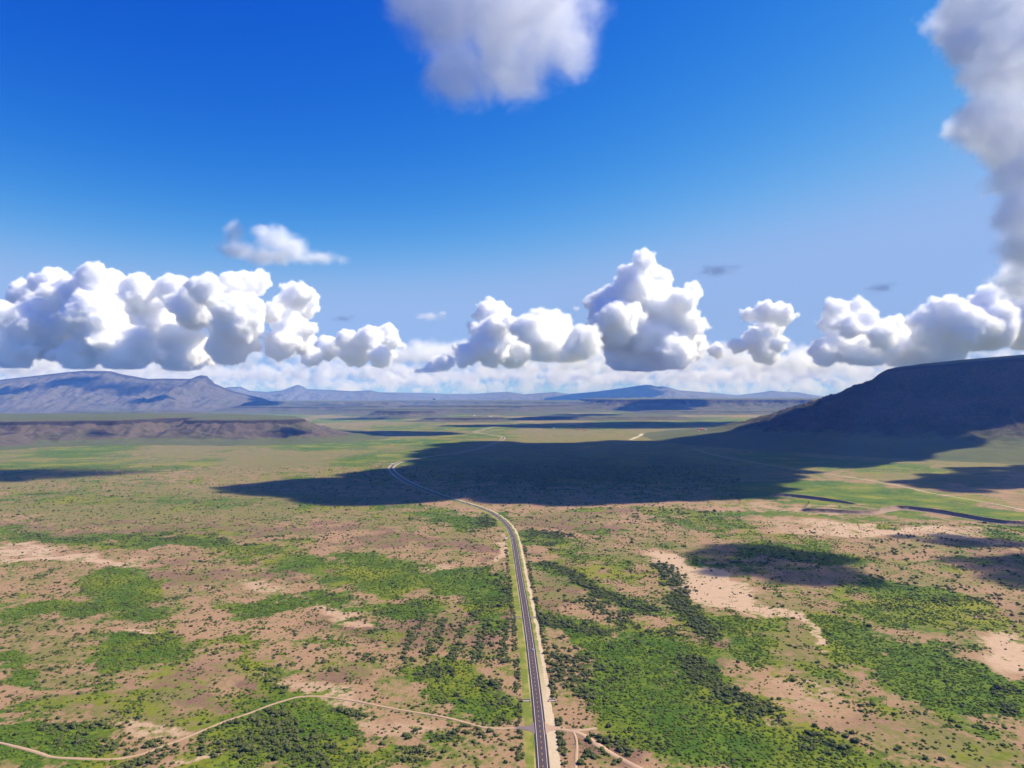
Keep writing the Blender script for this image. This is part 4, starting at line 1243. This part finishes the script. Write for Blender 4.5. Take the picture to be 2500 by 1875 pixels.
# the middle tower
P, R = pxballs([(1572, 640, 34), (1545, 690, 48), (1600, 690, 46), (1580, 755, 76), (1500, 790, 70), (1640, 790, 66), (1560, 850, 90), (1640, 860, 60), (1690, 712, 22), (1668, 730, 36), (1480, 730, 38), (1525, 670, 10), (1440, 745, 14), (1405, 755, 10), (1680, 850, 44)], 30000, 1800, 3)
cloud('cloud', P, R, 75, BIL, M_CUMULUS, 'towering white cumulus with a pointed top right of centre', seed=3, flat=1400, fog=(40, 190))
P, R = pxballs([(1330, 790, 46), (1290, 800, 40), (1370, 810, 45), (1420, 840, 50), (1340, 850, 55), (1390, 880, 45)], 22500, 900, 4)
cloud('cloud', P, R, 75, BIL, M_CUMULUS, 'rounded white cloud just left of the cumulus tower', seed=4, flat=1400, fog=(40, 190))
P, R = pxballs([(1195, 765, 38), (1225, 755, 26), (1160, 800, 22), (1210, 805, 42), (1245, 790, 24), (1200, 850, 50), (1140, 870, 34), (1110, 850, 18), (1080, 880, 26), (1260, 860, 46), (1020, 905, 16), (1050, 900, 24)], 36500, 1200, 5)
cloud('cloud', P, R, 75, BIL, M_CUMULUS, 'white cloud turret, third from the left along the horizon', seed=5, flat=1500, fog=(40, 190))
# right of the tower
P, R = pxballs([(1830, 768, 22), (1870, 762, 32), (1905, 768, 34), (1940, 770, 12), (1880, 800, 34), (1850, 830, 36), (1870, 860, 36), (1800, 845, 22), (1750, 855, 24), (1700, 860, 24), (1900, 840, 24)], 37000, 1200, 6)
cloud('cloud', P, R, 70, BIL[1:], M_CUMULUS, 'small anvil shaped white cloud right of the cumulus tower', seed=6, fog=(40, 190))
P, R = pxballs([(2045, 758, 32), (2090, 748, 28), (2025, 790, 34), (2075, 795, 42), (2120, 790, 34), (2060, 840, 52), (2150, 815, 40), (2190, 800, 34), (2210, 850, 60), (2120, 860, 50), (2260, 800, 50), (2310, 760, 46), (2340, 800, 66), (2300, 850, 60), (2400, 800, 70), (2420, 740, 46), (2480, 780, 80), (2010, 860, 40)], 26000, 1500, 7)
cloud('cloud', P, R, 70, BIL, M_CUMULUS, 'bright heaped cloud behind the big mesa on the right', seed=7, flat=1400, fog=(40, 190))
# low layers along the horizon
r0 = np.random.default_rng(5)
for j, (Yd, ylo, yhi, n, rr, lb) in enumerate([(48500, 846, 896, 120, 32, 'grey white cloud layer behind the big heaped clouds, the highest layer'), (59500, 888, 918, 160, 24, 'grey white cloud layer low over the horizon, the second layer from above'), (71000, 910, 938, 220, 17, 'grey white cloud layer low over the horizon, the second layer from below'), (84000, 930, 955, 260, 12, 'thin grey white cloud layer low over the horizon, the lowest layer')]):
    P, R = [], []
    for i in range(n):
        x = r0.uniform(-250, 2700)
        if j < 2 and 990 < x < 1050: continue
        y = r0.uniform(ylo, yhi); rad = r0.uniform(.45, 1.2) * rr
        for q in range(r0.integers(4, 13)):
            P.append(at(x + (q - 5) * rad * .85, y + r0.uniform(-.3, .3) * rad, Yd + r0.uniform(-3000, 3000))); R.append(rad * r0.uniform(.4, .9) / F * Yd)
    cloud('cloud', P, R, (160, 180, 200, 220)[j], [(900, 330, 'billow'), (380, 200, 'billow')], M_LOW, lb, seed=20 + j, children=2, per=6, fog=(110 + 15 * j, 450))


P, R = [], []
for i in range(420):
    P.append(at(r0.uniform(-300, 2800), r0.uniform(900, 962), 100000 + r0.uniform(-3000, 3000))); R.append(r0.uniform(10, 24) / F * 100000)
cloud('cloud', P, R, 330, [(1500, 400, 'billow')], M_VEIL, 'pale veil of cloud along the horizon behind all other clouds', seed=29, children=0)


# soft clouds: a density field in a box
def soft_cloud(name, centre, size, res, balls, freq, ragged, gain, mat, label, rough=.6, detail=6):
    ng = bpy.data.node_groups.new(name, 'GeometryNodeTree')
    ng.interface.new_socket('Geometry', in_out='INPUT', socket_type='NodeSocketGeometry')
    ng.interface.new_socket('Geometry', in_out='OUTPUT', socket_type='NodeSocketGeometry')
    N = Nodes(ng)
    go = N.n('NodeGroupOutput')
    pos = N.n('GeometryNodeInputPosition').outputs[0]
    off = N.vmath('ADD', pos, tuple(map(float, centre)))
    nz = N.n('ShaderNodeTexNoise'); nz.inputs['Scale'].default_value = 1 / freq; nz.inputs['Detail'].default_value = detail; nz.inputs['Roughness'].default_value = rough; nz.inputs['Distortion'].default_value = .4
    N.put(nz.inputs['Vector'], off)
    best = None
    for c, rr in balls:
        v = N.vmath('DIVIDE', N.vmath('SUBTRACT', pos, tuple(map(float, c))), tuple(map(float, rr)))
        f = N.math('SUBTRACT', 1.0, N.vmath('LENGTH', v))
        best = f if best is None else N.math('SMOOTH_MAX', best, f, .25)
    d = N.math('ADD', best, N.math('MULTIPLY_ADD', nz.outputs[0], 2 * ragged, -ragged))
    d = N.math('MULTIPLY', d, gain)
    d = N.math('MINIMUM', N.math('MAXIMUM', d, 0.0), 1.0)
    d = N.math('MULTIPLY', d, d)
    vc = N.n('GeometryNodeVolumeCube'); N.put(vc.inputs['Density'], d)
    vc.inputs['Min'].default_value = [-q for q in size]; vc.inputs['Max'].default_value = size
    for q, a in zip(res, 'XYZ'): vc.inputs['Resolution ' + a].default_value = q
    sm = N.n('GeometryNodeSetMaterial'); sm.inputs['Material'].default_value = mat
    ng.links.new(vc.outputs[0], sm.inputs[0]); ng.links.new(sm.outputs[0], go.inputs[0])
    vol = bpy.data.volumes.new(name); vol.materials.append(mat)
    o = bpy.data.objects.new(name, vol)
    C.objects.link(o)
    o.location = centre
    o.modifiers.new('density', 'NODES').node_group = ng
    return tag(o, label, 'cloud')


def pxb(lst, Y, c):
    """balls (px, py, half width, half height, depth factor) relative to the centre c"""
    out = []
    for x, y, rx, ry, dp in lst:
        out.append((at(x, y, Y) - c, (rx / F * Y, dp * rx / F * Y, ry / F * Y)))
    return out


M_SOFT = vapour('soft_cloud', .0052, 0)
M_SCUD = vapour('scud', .010, 0)
M_WISP = vapour('wisp_cloud', .0035, 0)
Yc = 3300.0
c = at(1215, 30, Yc)
soft_cloud('cloud', c, (640, 420, 480), (200, 110, 150), pxb([(1080, 30, 150, 150, .8), (1240, 60, 190, 180, .8), (1340, 20, 150, 170, .8), (1110, 190, 90, 80, .9), (1240, 180, 120, 80, .9), (1390, 120, 80, 80, .9), (1200, -120, 260, 200, .7), (985, 10, 60, 70, .9)], Yc, c),
           230, .95, 2.0, M_SOFT, 'soft white cloud hanging alone at the top edge of the sky', rough=.66, detail=8)
Yc = 15000.0
c = at(690, 590, Yc)
soft_cloud('cloud', c, (1650, 900, 900), (170, 90, 90), pxb([(570, 575, 30, 50, 1), (580, 610, 50, 26, 1), (670, 590, 50, 44, 1), (720, 610, 60, 36, 1), (660, 625, 90, 26, .8), (770, 628, 70, 20, 1), (640, 565, 26, 20, 1)], Yc, c),
           520, 1.05, 1.5, M_WISP, 'soft small cloud floating above the left cloud bank')
for i, (x, y, rx, ry, Yw, lb) in enumerate([(1755, 660, 52, 15, 4300, 'faint dark wisp of cloud right of the cumulus tower'), (2150, 702, 42, 13, 4200, 'faint dark slanting wisp of cloud above the right cloud bank'), (1050, 772, 40, 12, 16000, 'faint pinkish wisp of cloud in the gap between the two cloud banks'), (835, 778, 30, 9, 16000, 'faint pinkish wisp of cloud right of the left bank')]):
    c = at(x, y, float(Yw))
    s_ = F / Yw
    soft_cloud('cloud', c, (rx * 1.7 / s_, rx * 1.2 / s_, ry * 2.4 / s_), (90, 50, 50), [((0, 0, 0), (rx / s_, rx / s_, ry / s_)), ((rx * .7 / s_, 0, ry * .6 / s_), (rx * .5 / s_, rx * .5 / s_, ry * .6 / s_)), ((-rx * .6 / s_, 0, -ry * .3 / s_), (rx * .5 / s_, rx * .5 / s_, ry * .5 / s_))], rx * .55 / s_, 1.25, 1.1, M_WISP if Yw > 9000 else M_SCUD, lb)

# the tall near cloud at the right edge, which shades the mesa
BILN = [(520, 200, 'billow'), (210, 110, 'billow'), (90, 60, 'billow')]
P, R = pxballs([(2410, 45, 125), (2345, 110, 66), (2480, 150, 120), (2420, 205, 66), (2315, 140, 30), (2400, 300, 78), (2480, 330, 110), (2352, 305, 40), (2345, 345, 30), (2505, 430, 80), (2470, 470, 40), (2495, 530, 74), (2520, 600, 80), (2500, 680, 72), (2440, 690, 30), (2560, 330, 100), (2560, 560, 90), (2420, -60, 130), (2540, -40, 110)], 8600, 350, 9)
cloud('cloud', P, R, 30, BILN, M_NEARC, 'tall grey and white cloud column filling the right edge of the sky', seed=9, flat=1500, fog=(24, 170))


# clouds overhead, above the frame, whose shadows lie on the plain
def shade_cloud(poly, rad, label, seed, alt=None, fill=1.0, zc=0.0):
    r = np.random.default_rng(700 + seed)
    G = np.array([gnd(x, y) for x, y in poly])
    x0, y0 = G.min(0); x1, y1 = G.max(0)
    step = rad * 1.05
    xs, ys = np.meshgrid(np.arange(x0, x1, step), np.arange(y0, y1, step))
    xs = xs.ravel() + r.uniform(-.3, .3, xs.size) * step; ys = ys.ravel() + r.uniform(-.3, .3, ys.size) * step
    d = poly_dist(xs, ys, [tuple(p) for p in G])
    ok = d < -rad * .55
    P, R = [], []
    for x, y, dd in zip(xs[ok], ys[ok], d[ok]):
        if r.uniform() > fill: continue
        a = (.78 * y + 250 + 1.6 * rad) if alt is None else alt
        P.append((x + a * SUN[0] / SUN[2], y + a * SUN[1] / SUN[2], a + zc)); R.append(min(rad * r.uniform(.8, 1.15), -dd * 1.25))
    return cloud('cloud', P, R, rad * .22, [(rad * 1.6, rad * .5, 'billow'), (rad * .5, rad * .22, 'billow')], M_OVERHEAD, label, kind='structure', cat=None, children=1, per=5, seed=seed)


shade_cloud([(370, 1196), (640, 1178), (800, 1166), (880, 1150), (1000, 1136), (905, 1133), (1010, 1112), (1040, 1090), (1050, 1080), (1200, 1077), (1330, 1082), (1400, 1074), (1560, 1074), (1740, 1072), (1850, 1072), (1950, 1066), (2040, 1060), (2120, 1052), (2900, 1050), (2900, 1096), (2480, 1098), (2300, 1120), (2080, 1140), (1990, 1160), (1900, 1180), (1900, 1222), (1400, 1229), (1080, 1226), (900, 1238), (780, 1226), (600, 1212)], 170, 'large cloud overhead that shades the middle of the plain and the mesa', 1)
shade_cloud([(490, 1194), (620, 1179), (760, 1170), (830, 1190), (790, 1228), (640, 1216)], 62, 'tapered cloud overhead at the left end of the large one', 6)
shade_cloud([(1480, 1186), (1700, 1178), (1905, 1180), (1960, 1202), (1890, 1223), (1480, 1230)], 66, 'cloud overhead at the near edge of the large one', 7)
shade_cloud([(1670, 1348), (1730, 1330), (1830, 1326), (1960, 1340), (2030, 1352), (2190, 1362), (2060, 1382), (2170, 1412), (2150, 1446), (2040, 1432), (1960, 1450), (1880, 1424), (1760, 1412), (1700, 1384)], 36, 'small cloud overhead that shades the tan ground on the right', 2, alt=1500, fill=.9)
shade_cloud([(2160, 1306), (2260, 1300), (2420, 1312), (2560, 1306), (2560, 1340), (2360, 1338), (2240, 1322)], 40, 'thin cloud overhead that half shades the right edge of the plain', 3, alt=1600, fill=.7)
shade_cloud([(2270, 1356), (2400, 1350), (2620, 1350), (2620, 1446), (2500, 1440), (2400, 1416), (2330, 1384)], 40, 'ragged cloud overhead beside the thin one, shading the right edge of the plain', 5, alt=1600, fill=.8)
shade_cloud([(2180, 1175), (2330, 1140), (2560, 1130), (2560, 1200), (2400, 1205), (2260, 1195)], 90, 'ragged cloud overhead that shades the foot of the mesa', 4, alt=2300, fill=.8)
for i, (cx, cy, rx, ry) in enumerate([(30, 1172, 48, 6), (96, 1206, 44, 3), (980, 1058, 150, 7), (1170, 1039, 100, 3.5), (620, 1000, 70, 3), (1440, 1012, 90, 2.6), (820, 1002, 120, 2.2), (1600, 1004, 110, 2.4), (1300, 1024, 130, 2.6), (1560, 1032, 90, 3), (420, 1016, 120, 2.2), (880, 1022, 90, 2)]):
    poly = [(cx + rx * math.cos(a), cy + ry * math.sin(a)) for a in np.linspace(0, 2 * math.pi, 14)[:-1]]
    G = np.array([gnd(x, y) for x, y in poly])
    w = min(np.ptp(G[:, 0]), np.ptp(G[:, 1]))
    shade_cloud(poly, max(25, w * .17), 'small cloud high overhead that shades a far strip of the plain', 10 + i)

for i, (px, py, Ym, rad) in enumerate([(40, 938, 13800, 330), (165, 922, 14300, 260), (385, 958, 13300, 240), (705, 1056, 4860, 80), (255, 1062, 4700, 60)]):     # on the far mountain and on the scarp of the left plateau
    p0 = at(px, py, Ym); a = 11500.0 if Ym > 9000 else 4400.0
    q = p0 + SUN / SUN[2] * a
    r = np.random.default_rng(40 + i)
    P = [q + np.array([r.uniform(-1.1, 1.1) * rad, r.uniform(-.5, .5) * rad, r.uniform(-.2, .2) * rad]) for _ in range(7)]
    cloud('cloud', P, [rad * r.uniform(.5, .9) for _ in range(7)], rad * .2, [(rad * .8, rad * .3, 'billow')], M_OVERHEAD, 'small cloud high overhead that shades a patch of the far mountain' if Ym > 9000 else 'small cloud overhead that shades a patch of the left scarp', kind='structure', cat=None, children=1, per=5, seed=60 + i)
